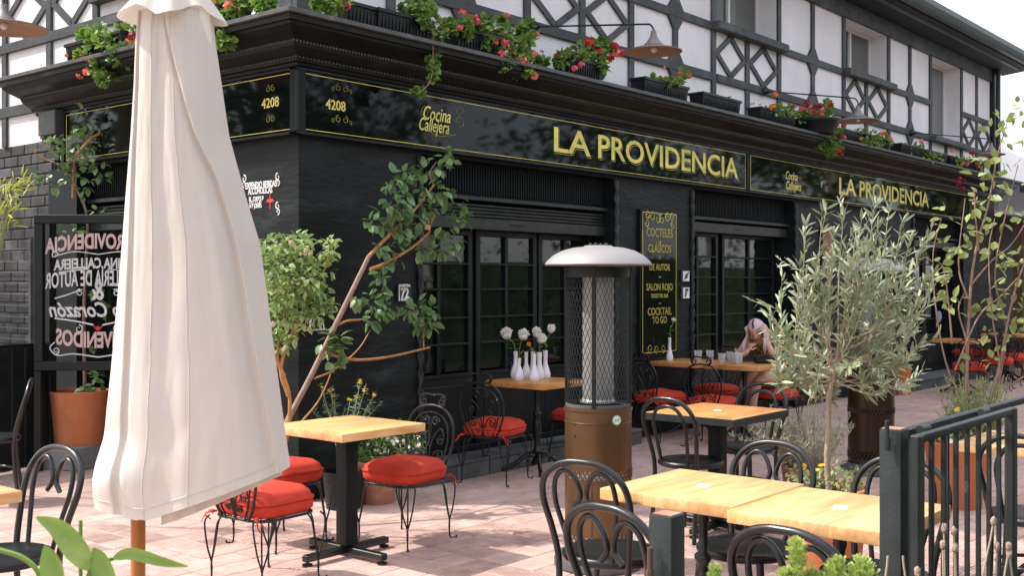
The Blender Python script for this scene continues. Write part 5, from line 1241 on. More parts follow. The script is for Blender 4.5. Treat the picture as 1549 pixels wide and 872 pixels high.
br('branch',[(656,280),(650,262),(660,245)],[.005,.003],barkp,RT_T); br('branch',[(632,312),(650,300),(680,310)],[.004,.002],barkp,RT_T); br('branch',[(575,372),(590,350),(595,340)],[.005,.003],barkp,RT_T)
cl=[(672,240,16),(683,232,10),(660,255,14),(645,262,12),(612,262,12),(600,272,14),(592,280,12),(625,275,14),(640,285,16),(655,292,14),(670,290,12),(685,305,14),(692,318,12),(590,300,12),(605,305,14),(590,318,14),(575,330,14),(565,340,12),(580,345,14),(612,322,16),(625,310,14),(600,335,12),(615,345,12),(625,355,14),(640,335,10),(650,315,12),(675,345,12),(690,335,8),(702,330,8),(655,375,12),(668,372,14),(680,380,12),(640,378,12),(690,365,8),(600,368,12),(575,375,8),(600,395,8),(585,400,8),(580,415,9),(572,432,10),(578,446,9),(560,455,14),(545,450,10),(575,462,12),(590,470,9),(640,465,12),(630,475,10),(652,470,10),(632,492,12),(648,492,10),(640,480,10),(505,512,14),(495,520,12),(512,522,12),(500,530,10),(505,548,8),(560,488,10),(570,475,10),(618,468,9)]
ms=[]
for px,py,r in cl:
    for _ in range(9):
        v=rdir(); v.y*=.7; ms.append(rmat(rp(px,py)+v*r*7.9/F_*random.uniform(.3,1.25),(v+rdir(-.3)*.7+Vector((0,-.3,-.35))).normalized(),random.uniform(-.8,.8),random.uniform(.65,1.1)))
foliage('leaf',ms,leaf_mesh(.088,.062,.15,.2,4),lf_rose,RT_T,300)
# padlock like tag
b=MB(); p=rp(646,344,-.06); b.bbox(p.x-.024,p.x+.024,p.y-.012,p.y+.012,p.z-.02,p.z+.02,.004); b.tube(spl([(p.x-.015,p.y,p.z+.02),(p.x-.015,p.y,p.z+.05),(p.x,p.y,p.z+.065),(p.x+.015,p.y,p.z+.05),(p.x+.015,p.y,p.z+.03)],4),.005,6)
o=b.obj('padlock',M('brass_padlock',(.55,.30,.15),.4,metal=.6),None,smooth=40,loc=(rxo,-.5,0)); tag(o,'small brass padlock hanging in the climbing rose near the shutter','padlock')
# --- pale rose bush behind parasol
PB=thing('rose_bush','dense pale green rose bush with blush roses right behind the parasol','bush',(*dep(428,6.9)[:2],0))
pbx,pby=dep(428,6.9); pl_=lambda px,py,dd=0: P3(px,py,6.9+dd)-Vector((pbx,pby,0))
for s_ in ([(430,680),(437,640),(438,600),(430,570),(420,540),(425,500),(440,440)],[(430,570),(415,535),(405,480)],[(437,600),(425,560),(440,510),(470,450),(495,400)]):
    MB().tube(spl([pl_(*p) for p in s_],5),[.014,.005],7).obj('branch',barko,PB,smooth=60)
cc=[(440,400,30),(415,400,26),(460,420,26),(430,440,30),(472,455,20),(415,455,24),(450,475,20),(400,430,20),(484,440,13),(445,380,20),(478,398,12),(470,425,16),(490,455,9),(447,362,12),(425,366,11),(462,366,10),(505,380,8),(498,410,7),(497,372,11),(492,385,10),(502,362,7),(425,485,22),(405,510,20),(425,520,14),(440,505,14),(460,485,14),(485,475,14),(500,460,10),(398,385,20),(410,370,16),(500,392,8),(455,372,16)]
cl=[(pl_(px,py,random.uniform(-.1,.1)),r*6.9/F_*1.05) for px,py,r in cc]
foliage('leaf',leafcloud(cl,1500,.04,out=1),leaf_mesh(.048,.030,.2,.2,3),lf_bush,PB,300)
for px,py,r in ((440,368,.03),(448,376,.022),(462,380,.025),(432,380,.02),(419,385,.02),(425,440,.026),(410,415,.02),(413,492,.03),(431,527,.024),(442,428,.018),(455,385,.02),(500,365,.014),(435,362,.02),(468,385,.02)):
    bloom(PB,pl_(px,py,-.14),r*.85,M('blush_petals',(.72,.62,.46),.7,var=.1,vs=30,trans=.25),14,int(px))
# --- pot plant behind glass board
vx,vy=dep(121,9.55); VP=pot('vine_pot','large terracotta pot with climbing rose stems behind the glass board',vx,vy,.19,.245,.205,.455)
t=thing('cinder_block','grey cinder blocks under the large terracotta pot','block',(vx,vy,0),R(20)); MB().bbox(-.28,.28,-.2,.2,0,.19,.008).obj('block_body',cinder,t,smooth=0)
vl_=lambda px,py,dd=0: P3(px,py,9.55+dd)-Vector((vx,vy,.19))
for s_,r in (([(128,605),(128,560),(127,480),(130,400),(132,330),(118,290),(98,255),(62,238)],(.016,.008)),([(118,232),(140,208),(170,195),(205,182)],(.013,.009)),([(150,200),(168,172),(180,160),(205,155)],(.010,.006)),([(110,300),(112,250),(118,232)],(.012,.010)),([(62,238),(52,230),(60,226)],(.004,.003))):
    MB().tube(spl([vl_(*p) for p in s_],6),list(r),8).obj('branch',barko if r[0]<.014 else barkp,VP,smooth=60)
cc=[(128,170,10),(132,182,12),(125,195,12),(140,200,10),(125,215,14),(115,208,10),(140,220,12),(90,215,12),(78,218,10),(100,228,12),(115,225,12),(90,235,14),(105,245,14),(85,250,12),(120,250,14),(135,240,14),(148,250,12),(150,262,10),(115,265,12),(100,265,10),(130,268,10),(160,270,8),(125,288,10),(135,282,8),(60,270,10),(70,278,12),(40,275,10),(85,280,8),(145,320,10),(190,140,8),(130,405,8),(150,440,10),(165,470,10),(120,345,8),(90,350,8),(140,520,8),(140,575,10),(150,580,10),(130,585,8),(145,568,8)]
ms=[]
for px,py,r in cc:
    for _ in range(7):
        v=rdir(); ms.append(rmat(vl_(px,py)+v*r*9.5/F_*random.uniform(.3,1.05),(v+rdir(-.2)*.7).normalized(),random.uniform(-.8,.8),random.uniform(.65,1.1)))
foliage('leaf',ms,leaf_mesh(.075,.052,.15,.2,4),lf_rose,VP,300)
# bamboo-like plant far left
BP=thing('bamboo_clump','yellow green bamboo leaves reaching in from the left edge','plant',(*dep(-20,7.2)[:2],0)); bx_,by_=dep(-20,7.2); bl_=lambda px,py,dd=0: P3(px,py,7.2+dd)-Vector((bx_,by_,0))
ms=[];b=MB()
for px,py in ((5,285),(15,300),(22,295),(10,320),(-5,300),(0,335),(18,310),(-10,330),(26,290),(8,345),(30,278)):
    tip=bl_(px,py,random.uniform(-.1,.1)); path=spl([(0,0,0),(.02,.02,1.2),tip.lerp(Vector((0,0,1.6)),.4),tip],5); b.tube(path,.004,4)
    for _ in range(8): ms.append(rmat(tip+rdir()*.05,(rdir(.8)+RTv*.4).normalized(),random.uniform(-1,1),random.uniform(.7,1.2)))
b.obj('canes',lf_pale,BP,smooth=0,kind='stuff'); foliage('leaf',ms,leaf_mesh(.09,.016,.2,.2,3),M('lime_leaf',(.35,.40,.06),.5,var=.3,trans=.35),BP,300)
# small far terracotta pot
fx_,fy_=dep(1365,15.6); FP=pot('far_pot','small terracotta pot far behind, below the red cushions',fx_,fy_,0,.125,.11,.39)
# ================================================================== FOREGROUND PLANTS
SB=thing('broad_leaf_plant','blurred broad leaved green plant in the lower left corner','plant',(*dep(100,1.75)[:2],0)); qx,qy=dep(100,1.75); ql=lambda px,py,dd=0: P3(px,py,1.75+dd)-Vector((qx,qy,0))
def blade(pts,wid,par,mat=lf_bright,fold=.35,nm='leaf',n=8,side=None):
    P_=spl([ql(*p) for p in pts],n); m=len(P_); vs=[];fs=[]; sd=side or RTv
    for i,p in enumerate(P_):
        t=i/(m-1); w_=wid*.5*(math.sin(PI*min(1,(t*.96+.02)**.75)))**.8
        tg=(P_[min(i+1,m-1)]-P_[max(i-1,0)]).normalized(); s_=tg.cross(FWv).normalized(); up=-FWv
        vs+=[p-s_*w_+up*fold*w_,p-s_*w_*.5+up*fold*w_*.3,p,p+s_*w_*.5+up*fold*w_*.3,p+s_*w_+up*fold*w_]
    for i in range(m-1):
        for k in range(4): a=i*5+k; fs.append((a,a+1,a+6,a+5))
    MB().add(vs,fs).obj(nm,mat,par,smooth=80)
blade([(137,862),(118,832),(90,800),(55,783)],.040,SB); blade([(86,905),(82,870),(76,845),(68,826)],.038,SB); blade([(172,905),(160,872),(150,845),(141,830)],.036,SB); blade([(172,845),(200,838),(245,850),(285,858)],.020,SB)
for s_,r in (([(140,960),(140,900),(136,862)],.0045),([(122,960),(122,870),(122,788)],.0032),([(120,950),(128,885),(148,855),(174,845)],.0035),([(70,960),(62,880),(40,848),(0,833),(-30,828)],.0042),([(90,980),(86,905)],.004),([(165,980),(172,905)],.004)):
    MB().tube(spl([ql(*p,.02) for p in s_]+[],6),r,7).obj('leaf_stalk',lf_bright,SB,smooth=60)
for x_,y_,z_ in ((100,0,0),): MB().tube([(0,0,.04),tuple(ql(120,1000))],.012,7).obj('stem',lf_bright,SB,smooth=60)
# conifer sprigs
def sprig(label,px0,py0,px1,py1,d,wid):
    x,y=dep(px0,d); t=thing('conifer_sprig',label,'plant',(x,y,0),0,'lime green conifer tips along the bottom edge'); o=Vector((x,y,0)); a=P3(px0,py0,d)-o; tip=P3(px1,py1+9,d)-o
    MB().tube([(0,0,.04),tuple(a),tuple(tip)],[.006,.002],5).obj('stem',lf_cy,t,smooth=60)
    ms=[]; L=(tip-a).length
    for i in range(int(1500*wid/.06)):
        f=random.random(); p=a.lerp(tip,f); w_=wid*(1-.75*f)*(.8+.4*math.sin(f*17)); v=rdir(.6); v=(v-(tip-a).normalized()*.0); ms.append(rmat(p+v*w_*random.random()**.6,(v+Vector((0,0,.9))).normalized(),random.uniform(-1,1),random.uniform(.6,1.2)))
    foliage('leaf',ms,leaf_mesh(.011,.0028,.2,.1,2),lf_cy,t,0)
for a in (('lime conifer tip tallest of the three under the foreground tabletop',1212,905,1204,812,2.0,.035),('lime conifer tip at the middle, below the terracotta pot',1255,900,1268,842,2.0,.032),('lime conifer tip right of the others, below the seat',1300,900,1305,845,2.0,.04),('lime conifer tip low at left under the bentwood chair',1080,905,1082,855,2.0,.025),('second low lime conifer tip left of the tallest one',1195,905,1188,860,2.0,.028),('lime conifer tip between the tallest and the middle one',1235,905,1228,862,2.0,.025)): sprig(*a)
# dry lavender stalks
SL=['bare dry stalk crossing the gate post, left one','bare dry stalk crossing the gate post, right one','short dry stalk just right of the gate post','dry stalk with head at the first free gate bar','taller dry stalk with bulging head near the second bar','tall dry stalk beside the second gate bar','low dry stalk with pale head near the second bar','long leaning dry stalk with the highest head','dry stalk below the long leaning one','leaning dry stalk with large pale head near the right gate stile','upright dry stalk nearest the right gate stile']
for k,(px0,px1,py1,d) in enumerate(((1338,1343,842,2.2),(1372,1366,842,2.25),(1385,1388,866,2.2),(1428,1426,826,2.5),(1430,1428,800,2.6),(1445,1443,805,2.6),(1447,1445,830,2.5),(1480,1503,790,2.5),(1506,1508,828,2.5),(1515,1526,828,2.4),(1535,1527,838,2.4))):
    x,y=dep(px0,d); o=Vector((x,y,0)); t=thing('dry_flower_stalk',SL[k],'plant',(x,y,0),0,'dry lavender stalks before the gate')
    a=P3(px0,960,d)-o; tip=P3(px1,py1,d)-o; MB().tube(spl([(0,0,.04),a,tip],5),.0022,5).obj('stalk',dry,t,smooth=60)
    if k not in (0,1): MB().ball(tuple(tip),.0066,2,(1,1,1.8),.5,k).obj('seed_head',M('buff_seed_head',(.36,.27,.20),.9,var=.3,vs=60,bump=.5,bs=200),t,smooth=60)
# ================================================================== FLOWER BOXES ON THE CORNICE
def leafdisc(r=.03):
    vs=[(0,0,.004)]; n=7
    for k in range(n): a=2*PI*k/n; q=r*(1+.12*math.cos(3*a)); vs.append((q*math.cos(a)+r*.6,q*math.sin(a),-.004))
    return vs,[(0,k+1,(k+1)%n+1) for k in range(n)]
def clustermesh(mat,r=.034,sd=0):
    rg=random.Random(sd); b=MB()
    for i in range(15):
        d=Vector((rg.gauss(0,1),rg.gauss(0,1),rg.gauss(.2,.8))).normalized(); c=d*r*rg.uniform(.5,.95)
        u=d.orthogonal().normalized(); w_=d.cross(u); q=r*.48; n=5
        vs=[c]+[c+(u*math.cos(2*PI*k/n+i)+w_*math.sin(2*PI*k/n+i))*q+d*q*.25 for k in range(n)]
        b.add(vs,[(0,k+1,(k+1)%n+1) for k in range(n)])
    return b.mesh('blossom',mat,60)
CM={m:clustermesh(m,sd=i) for i,m in enumerate((petalr,petalp,petalc,petald,petalo,petalw))}
def fbox(label,side,s0,s1,z=3.407,o=.30,hgt=.155,dep_=.17,plants=(),blooms=(),leaf=lf_ger,mat=blackpaint,shape='box',name='flower_box'):
    sc_=(s0+s1)/2; pos=(sc_,-o,z) if side=='R' else (-o,sc_,z)
    t=thing(name,label,'flower box' if shape=='box' else 'flower pot',pos,0 if side=='R' else -PI/2,'planters along the top of the cornice')
    L=(s1-s0)/2; w_=dep_/2
    if shape=='box':
        b=MB(); tp=.86
        vs=[(-L*.97*1,-w_*tp,0),(L*.97,-w_*tp,0),(L*.97,w_*tp,0),(-L*.97,w_*tp,0),(-L,-w_,hgt*.82),(L,-w_,hgt*.82),(L,w_,hgt*.82),(-L,w_,hgt*.82)]
        b.add(vs,[(0,3,2,1),(0,1,5,4),(1,2,6,5),(2,3,7,6),(3,0,4,7)]); 
        e=.012; b.bbox(-L-e,L+e,-w_-e,-w_+.006,hgt*.82,hgt,.003).bbox(-L-e,L+e,w_-.006,w_+e,hgt*.82,hgt,.003).bbox(-L-e,-L+.006,-w_+.006,w_-.006,hgt*.82,hgt,.003).bbox(L-.006,L+e,-w_+.006,w_-.006,hgt*.82,hgt,.003)
        k=-L+.04
        while k<L-.03: b.box(k,k+.006,-w_*.965-.004,-w_*.9,.02,hgt*.8); k+=.035
        b.obj('trough',mat,t,smooth=0); MB().box(-L+.01,L-.01,-w_+.01,w_-.01,hgt*.6,hgt*.72).obj('soil',soil,t,smooth=0)
    else:
        MB().lathe([(.0,0),(L*.72,0),(L*.95,hgt*.8),(L*1.04,hgt*.82),(L*1.04,hgt),(L*.93,hgt),(L*.9,hgt*.85),(.0,hgt*.85)],24,cap=False).obj('pot',mat,t,smooth=40)
    inv=Matrix.Translation(pos)@Matrix.Rotation(0 if side=='R' else -PI/2,4,'Z'); inv=inv.inverted()
    def loc_(px,py,oo=None):
        oo=o if oo is None else oo
        if side=='R': x,zz=FR(px,py,-oo); p=Vector((x,-oo,zz))
        else: y,zz=FL(px,py,-oo); p=Vector((-oo,y,zz))
        return inv@p
    ms=[]; st=MB()
    for (px,py,r,n) in plants:
        c=loc_(px,py,o+random.uniform(-.05,.12)); dcam=10.
        rr=r*((c-(inv@Vector((CAM[0],CAM[1],EYE)))).length)/F_
        root=Vector((max(-L*.9,min(L*.9,c.x*.9)),0,hgt*.7)); (c-root).length<.33 and st.tube(spl([root,root.lerp(c,.5)+Vector((0,0,.03)),c],3),.003,4)
        for _ in range(int(n*1.25)):
            v=rdir(); ms.append(rmat(c+v*rr*1.12*random.random()**.5,(v+Vector((0,-.2,-.1))+rdir()*.6).normalized(),random.uniform(-1,1),random.uniform(.6,1.2)))
    if plants: st.obj('stems',lf_ger,t,smooth=0,kind='stuff'); foliage('leaf',ms,leafdisc(.027),leaf,t,0)
    for (px,py,m,s_) in blooms:
        c=loc_(px,py,o+random.uniform(.02,.14)); link('blossom',CM[m],t,mx=Matrix.Translation(c)@Matrix.Rotation(random.uniform(0,6),4,'Z')@Matrix.Diagonal((s_,s_,s_,1)))
    return t,loc_
random.seed(21)
def spread(pts,n): return [(a,b_,c,n) for a,b_,c in pts]
c_,r_,p_,d_,o_,w0=petalc,petalr,petalp,petald,petalo,petalw
# left facade
fbox('planter spilling coral geraniums left of the parasol','L',1.70,2.55,o=.3,plants=spread([(150,50,12),(135,55,12),(160,65,14),(145,75,12),(175,60,12),(190,45,12),(200,70,10),(165,90,10),(150,100,12),(165,108,10),(180,85,12),(140,60,8),(155,120,7),(120,84,6),(128,50,9),(205,40,10),(195,95,7)],34),
 blooms=[(116,80,c_,.8),(124,85,c_,.6),(132,88,c_,.7),(146,92,o_,.8),(152,90,o_,.8),(181,70,c_,1.1),(196,62,c_,1.1),(205,68,c_,1.1),(184,82,c_,1.2),(190,60,d_,1.1),(200,55,d_,1.),(121,114,c_,.9),(130,108,c_,.9),(133,103,c_,.8),(100,83,c_,.5),(198,74,c_,1.)])
fbox('planter of coral geraniums between the parasol and the corner','L',.25,1.05,o=.3,plants=spread([(330,20,14),(345,30,14),(335,45,14),(350,10,12),(325,60,12),(340,62,12),(365,8,12),(395,6,10),(375,2,10),(408,8,8),(330,0,14),(350,50,10)],40),
 blooms=[(346,5,c_,1.),(354,3,c_,1.),(357,14,c_,1.),(347,15,c_,.9),(322,3,o_,.9),(344,10,c_,.9)])
# right facade
t,lc_=fbox('planter with pink geraniums just right of the corner post','R',.12,.50,o=.28,plants=spread([(490,4,12),(500,8,12),(510,2,10),(520,5,8),(480,2,8)],30),blooms=[(497,18,c_,1.),(504,22,c_,.9),(522,8,p_,1.1),(515,11,p_,.9),(526,12,p_,.8)])
t,lc_=fbox('black trough with a trailing ivy strand hanging over the sign','R',.42,.98,o=.30,plants=spread([(640,8,12),(655,15,12),(632,20,10),(650,28,12),(645,35,10),(660,45,12),(668,52,9),(655,58,9),(680,38,7),(690,42,6),(672,36,6),(615,8,8),(625,5,9),(654,72,7),(650,82,9),(657,88,8),(648,92,6),(655,100,6),(658,112,5),(654,118,4),(630,138,3),(636,140,3),(643,30,9)],18))
p=[lc_(*q,.42) for q in ((650,20),(655,50),(655,75),(655,100),(653,115),(646,130),(634,140))]
MB().tube(spl(p,5),.0032,5).obj('trailing_stem',barkp,t,smooth=60)
fbox('deep planter overflowing with pink and coral geraniums above the sign start','R',1.27,1.80,o=.30,hgt=.17,plants=spread([(705,38,12),(720,42,12),(735,35,12),(745,45,14),(730,50,12),(750,60,14),(765,65,14),(740,70,12),(755,80,14),(775,80,14),(765,95,12),(750,95,12),(785,72,12),(790,88,12),(780,105,10),(795,105,10),(800,60,9),(790,45,9),(800,40,8),(810,92,7),(822,95,6),(735,60,12),(700,50,10),(770,50,12),(760,30,6),(775,108,8)],34),
 blooms=[(700,20,p_,1.1),(707,26,c_,.9),(718,26,p_,.9),(721,32,p_,.9),(695,42,p_,.8),(700,50,p_,.6),(757,53,p_,1.1),(764,64,p_,1.),(766,70,c_,.9),(755,79,p_,1.2),(774,83,p_,1.1),(789,91,c_,1.2),(808,113,c_,1.2),(807,80,c_,1.),(812,50,c_,.9),(767,24,p_,.8),(820,78,p_,.5),(749,63,o_,.8),(758,82,p_,1.)])
fbox('round planter of scarlet geraniums beneath the first barn lamp','R',2.70,3.22,o=.30,hgt=.16,plants=spread([(850,88,10),(862,85,10),(875,80,12),(888,82,12),(895,92,12),(900,75,12),(880,95,10),(912,98,9),(910,85,9),(925,72,8),(915,65,8),(900,68,8),(908,108,7),(845,92,6)],34),
 blooms=[(892,64,r_,1.4),(904,79,r_,1.4),(889,65,r_,1.),(879,98,p_,1.),(869,104,p_,.9),(885,100,p_,.8),(930,68,r_,1.),(933,80,c_,1.1),(940,80,r_,1.),(924,88,r_,1.1),(931,73,p_,.8),(841,84,d_,.7)])
fbox('black ribbed trough with a sparse plant and one pink geranium','R',3.92,4.72,o=.30,plants=spread([(985,122,7),(995,125,8),(1005,127,8),(1015,128,9),(1025,125,8),(1030,118,7),(1035,112,6),(1010,124,7)],20),blooms=[(1028,112,p_,1.),(1042,115,p_,.9),(1005,102,c_,.4)])
fbox('nearly empty black trough right of the sparse one','R',5.02,5.82,o=.30,plants=spread([(1082,150,4),(1100,152,5)],12))
fbox('black trough with a leggy orange geranium above the sign joint','R',6.30,7.15,o=.30,plants=spread([(1165,166,7),(1178,168,9),(1190,170,8),(1195,165,7),(1158,170,5)],22),blooms=[(1173,143,o_,1.),(1170,161,o_,1.2),(1166,163,o_,.8),(1140,156,c_,.4),(1150,158,c_,.4),(1136,157,c_,.4)])
fbox('round pot overflowing with mixed red and pink geraniums trailing down','R',7.5,8.15,o=.32,hgt=.17,shape='pot',plants=spread([(1213,175,9),(1222,180,10),(1235,182,10),(1245,185,12),(1250,195,12),(1255,205,12),(1260,215,12),(1262,195,10),(1250,220,10),(1255,230,8),(1265,225,8),(1250,170,9),(1252,160,8),(1240,215,8),(1268,205,7),(1230,175,9)],40),
 blooms=[(1213,165,p_,1.1),(1201,161,p_,.9),(1220,157,d_,1.3),(1228,168,p_,1.2),(1235,162,d_,1.3),(1241,160,d_,1.),(1227,180,c_,.9),(1234,172,p_,1.2),(1243,173,p_,1.),(1256,158,r_,1.),(1225,162,c_,1.),(1244,166,c_,1.),(1277,187,r_,1.1),(1276,209,p_,1.2),(1269,205,d_,1.),(1269,228,r_,1.1),(1272,234,r_,1.),(1242,174,p_,1.)])
fbox('black trough right of the trailing red geraniums','R',8.55,9.2,o=.28,plants=spread([(1298,205,8),(1305,210,8)],16))
fbox('trough with yellow and pink flowers below the second barn lamp','R',9.25,10.1,o=.30,plants=spread([(1300,202,9),(1312,205,9),(1322,210,9),(1332,212,10),(1342,215,8),(1308,215,8),(1318,218,7)],30),blooms=[(1302,210,o_,.8),(1316,210,w0,1.),(1332,203,c_,1.1),(1346,212,o_,1.4),(1341,205,r_,.9),(1336,201,c_,1.)])
fbox('black trough with one pale pink geranium toward the far end','R',10.55,11.45,o=.30,plants=spread([(1378,225,9),(1385,228,9),(1392,230,8),(1370,227,7)],24),blooms=[(1394,214,c_,1.1)])
fbox('dark trough with small greenery toward the far end','R',11.55,12.45,o=.30,plants=spread([(1405,238,8),(1415,240,8),(1395,236,7)],22),blooms=[(1413,235,c_,.8)])
fbox('farthest trough with red and salmon geraniums above the sign end','R',12.6,14.3,o=.30,plants=spread([(1438,244,8),(1447,246,8),(1455,248,9),(1465,248,9),(1475,247,8),(1482,250,8)],26),blooms=[(1455,247,c_,1.3),(1462,248,c_,1.2),(1470,232,r_,1.2),(1475,243,o_,1.4),(1468,240,c_,1.),(1478,250,r_,1.1),(1441,228,c_,.8),(1450,278,d_,1.4),(1458,272,d_,1.3),(1455,285,d_,1.2),(1452,270,r_,1.1)])
# ================================================================== PEOPLE
def skinned(name,V,E_,mat,parent,sub=2,root=0):
    me=bpy.data.meshes.new('tmp'); me.from_pydata([v[0] for v in V],E_,[]); o=bpy.data.objects.new('tmp',me); COL.objects.link(o)
    m=o.modifiers.new('s','SKIN'); m.use_smooth_shade=True; m.branch_smoothing=.6
    for i,v in enumerate(V):
        r=v[1]; me.skin_vertices[0].data[i].radius=r if isinstance(r,tuple) else (r,r); me.skin_vertices[0].data[i].use_root=(i==root)
    s_=o.modifiers.new('u','SUBSURF'); s_.levels=sub; s_.render_levels=sub
    dg=bpy.context.evaluated_depsgraph_get(); dg.update(); nm=bpy.data.meshes.new_from_object(o.evaluated_get(dg)); bpy.data.objects.remove(o)
    nm.materials.clear(); nm.materials.append(mat); nm.name=name; nm.polygons.foreach_set('use_smooth',[True]*len(nm.polygons))
    return link(name,nm,parent)
def chain(pts): return [(i,i+1) for i in range(len(pts)-1)]
def handchain(V,E_,wi,wrist,dirv,pn,curl=.9,s=1.):
    """adds palm and five fingers to a skin skeleton at vertex wi"""
    d=Vector(dirv).normalized(); n=Vector(pn).normalized(); sd_=d.cross(n).normalized(); W=Vector(wrist)
    V.append((W+d*.05*s,(.034*s,.016*s))); pi=len(V)-1; E_.append((wi,pi)); 
    for k,(off,L) in enumerate(((-.028,.066),(-.009,.075),(.010,.070),(.028,.055))):
        a=W+d*.085*s+sd_*off*s; b_=a+(d*math.cos(curl*.5)+n*math.sin(curl*.5))*L*.5*s; c=b_+(d*math.cos(curl*1.3)+n*math.sin(curl*1.3))*L*.45*s
        i0=len(V); V+= [(a,.0095*s),(b_,.0085*s),(c,.007*s)]; E_+=[(pi,i0),(i0,i0+1),(i0+1,i0+2)]
    a=W+d*.035*s-sd_*.035*s; b_=a+(d*.7-sd_*.6+n*.3).normalized()*.035*s; c=b_+(d*.8+n*.5).normalized()*.03*s; i0=len(V); V+=[(a,.012*s),(b_,.010*s),(c,.008*s)]; E_+=[(pi,i0),(i0,i0+1),(i0+1,i0+2)]
W=thing('person','woman with lavender pink hair bending over the long table, hand at her mouth','person',(5.55,-.88,.03),PI)
v=Vector
# torso/legs/arms one body ; local +X toward table, +Y toward the camera-right side
V=[(v((0,0,.56)),(.14,.11)),(v((.04,0,.70)),(.115,.09)),(v((.10,0,.82)),(.125,.095)),(v((.16,0,.93)),(.12,.08)),(v((.215,0,.985)),(.05,.05)),(v((.25,0,1.01)),(.045,.045))]
E_=chain(V)
def limb(fr,pts):
    i0=len(V); V.extend([(v(p),r) for p,r in pts]); E_.append((fr,i0)); E_.extend([(i0+k,i0+k+1) for k in range(len(pts)-1)]); return len(V)-1
limb(0,[((.06,.09,.55),.085),((.24,.10,.575),.075),((.43,.09,.575),.055),((.42,.02,.40),.05),((.36,-.02,.22),.042),((.33,-.03,.09),.03),((.39,-.04,.045),.03),((.46,-.04,.03),.022)])
limb(0,[((.06,-.09,.55),.085),((.24,-.09,.545),.075),((.42,-.08,.52),.055),((.38,-.09,.36),.05),((.30,-.10,.20),.042),((.26,-.10,.09),.03),((.32,-.11,.04),.03),((.39,-.11,.03),.022)])
a=limb(3,[((.17,.13,.94),.052),((.18,.175,.90),.047),((.27,.21,.82),.038),((.36,.21,.80),.034),((.35,.16,.89),.030),((.335,.125,.965),.024)])
handchain(V,E_,a,(.335,.125,.965),(-.25,-.1,1),(-.2,-1,.1),.7)
a=limb(3,[((.17,-.13,.94),.052),((.20,-.175,.90),.047),((.33,-.19,.81),.038),((.41,-.15,.795),.034),((.44,-.08,.805),.028),((.44,-.035,.835),.023)])
handchain(V,E_,a,(.44,-.035,.835),(-.55,.22,.8),(-.8,.1,-.6),.9,.95)
skinned('body',V,E_,skinm,W)
# head
hd=bpy.data.objects.new('head_pivot',None) if 0 else None
HM=Matrix.Translation((.31,0,1.045))@Matrix.Rotation(R(38),4,'Y')@Matrix.Rotation(R(14),4,'Z')
b=MB(); bm=bmesh.new(); bmesh.ops.create_icosphere(bm,subdivisions=4,radius=1); bm.verts.index_update(); vs=[]
for q in bm.verts:
    x,y,z=q.co; X=x*.092; Y=y*.072; Z=z*.108
    if z<-.1: Y*=1-.38*min(1,(-z-.1)); X*=1-.12*(-z-.1)
    if x>.5:
        fx_=x-.5; X+= .020*math.exp(-((y)/.16)**2)*math.exp(-((z+.12)/.20)**2)*(1 if z<.1 else .5); X-=.007*math.exp(-((abs(y)-.38)/.16)**2)*math.exp(-((z-.08)/.13)**2); X+=.007*math.exp(-(y/.3)**2)*math.exp(-((z+.50)/.07)**2); X-=.004*math.exp(-(y/.35)**2)*math.exp(-((z+.41)/.04)**2); X+=.008*math.exp(-(y/.25)**2)*math.exp(-((z+.86)/.15)**2)
    vs.append((X,Y,Z))
b.add(vs,[[q.index for q in f.verts] for f in bm.faces],HM); bm.free(); b.obj('head',skinm,W,smooth=80)
lip=M('lips',(.50,.09,.08),.4); dark=M('lash_and_brow',(.04,.02,.015),.6)
MB().ball((.0,0,0),.022,2,(.35,1,.32),mx=HM@Matrix.Translation((.088,0,-.056))).obj('lips',lip,W,smooth=80)
for s in (-1,1):
    MB().ball((0,0,0),.013,2,(.4,1,.42),mx=HM@Matrix.Translation((.077,s*.029,.006))).obj('eye',dark,W,smooth=80)
    MB().tube(spl([HM@v((.082,s*.014,.030)),HM@v((.080,s*.030,.037)),HM@v((.068,s*.046,.030))],4),.0028,5).obj('eyebrow',dark,W,smooth=60)
    MB().ball((0,0,0),.018,2,(.6,.35,1),mx=HM@Matrix.Translation((-.005,s*.071,-.005))).obj('ear',skinm,W,smooth=80)
# hair : cap shell + locks
b=MB(); bm=bmesh.new(); bmesh.ops.create_icosphere(bm,subdivisions=4,radius=1); bm.verts.index_update(); vs=[];keep={}
for q in bm.verts:
    x,y,z=q.co; s_=1+.02*math.sin(22*math.atan2(y,x+.2)); vs.append((x*.106*s_-.012,y*.088*s_,z*.122*s_+.008))
fs=[[q.index for q in f.verts] for f in bm.faces if not (f.calc_center_median().x>.30 and f.calc_center_median().z<.52) and f.calc_center_median().z>-.75]
bm.free(); b.add(vs,fs,HM); b.obj('hair_crown',hairm,W,smooth=80)
b=MB(); b.tube(spl([HM@v((.075,0,.085)),HM@v((.02,0,.128)),HM@v((-.06,0,.118))],6),[.008,.014,.017,.017,.017,.017,.017,.017,.016,.014,.012,.01,.006],9,flat=.5); b.obj('dark_roots',hairroot,W,smooth=80)
rg=random.Random(3)
for s in (-1,1):
    b=MB()
    for k in range(34):
        f=k/33; st_=HM@v((.070-.125*f,s*(.045+.045*math.sin(PI*min(1,f+.2))),.085-.03*f+rg.uniform(-.01,.01)))
        m1=HM@v((.072-.12*f+rg.uniform(-.01,.01),s*(.088+rg.uniform(0,.012)),.0))
        e_=m1+v((.045-.15*f,s*.012+rg.uniform(-.015,.015),-.13-rg.uniform(0,.09))); e2=e_.lerp(m1,.4)+v((.02,s*.012,.0))
        b.tube(spl([st_,m1,e2,e_],4),[.011,.013,.013,.013,.013,.012,.012,.011,.010,.009,.007,.005,.002],6,flat=.7)
    b.obj('hair_lock',hairm,W,smooth=80,kind='stuff')
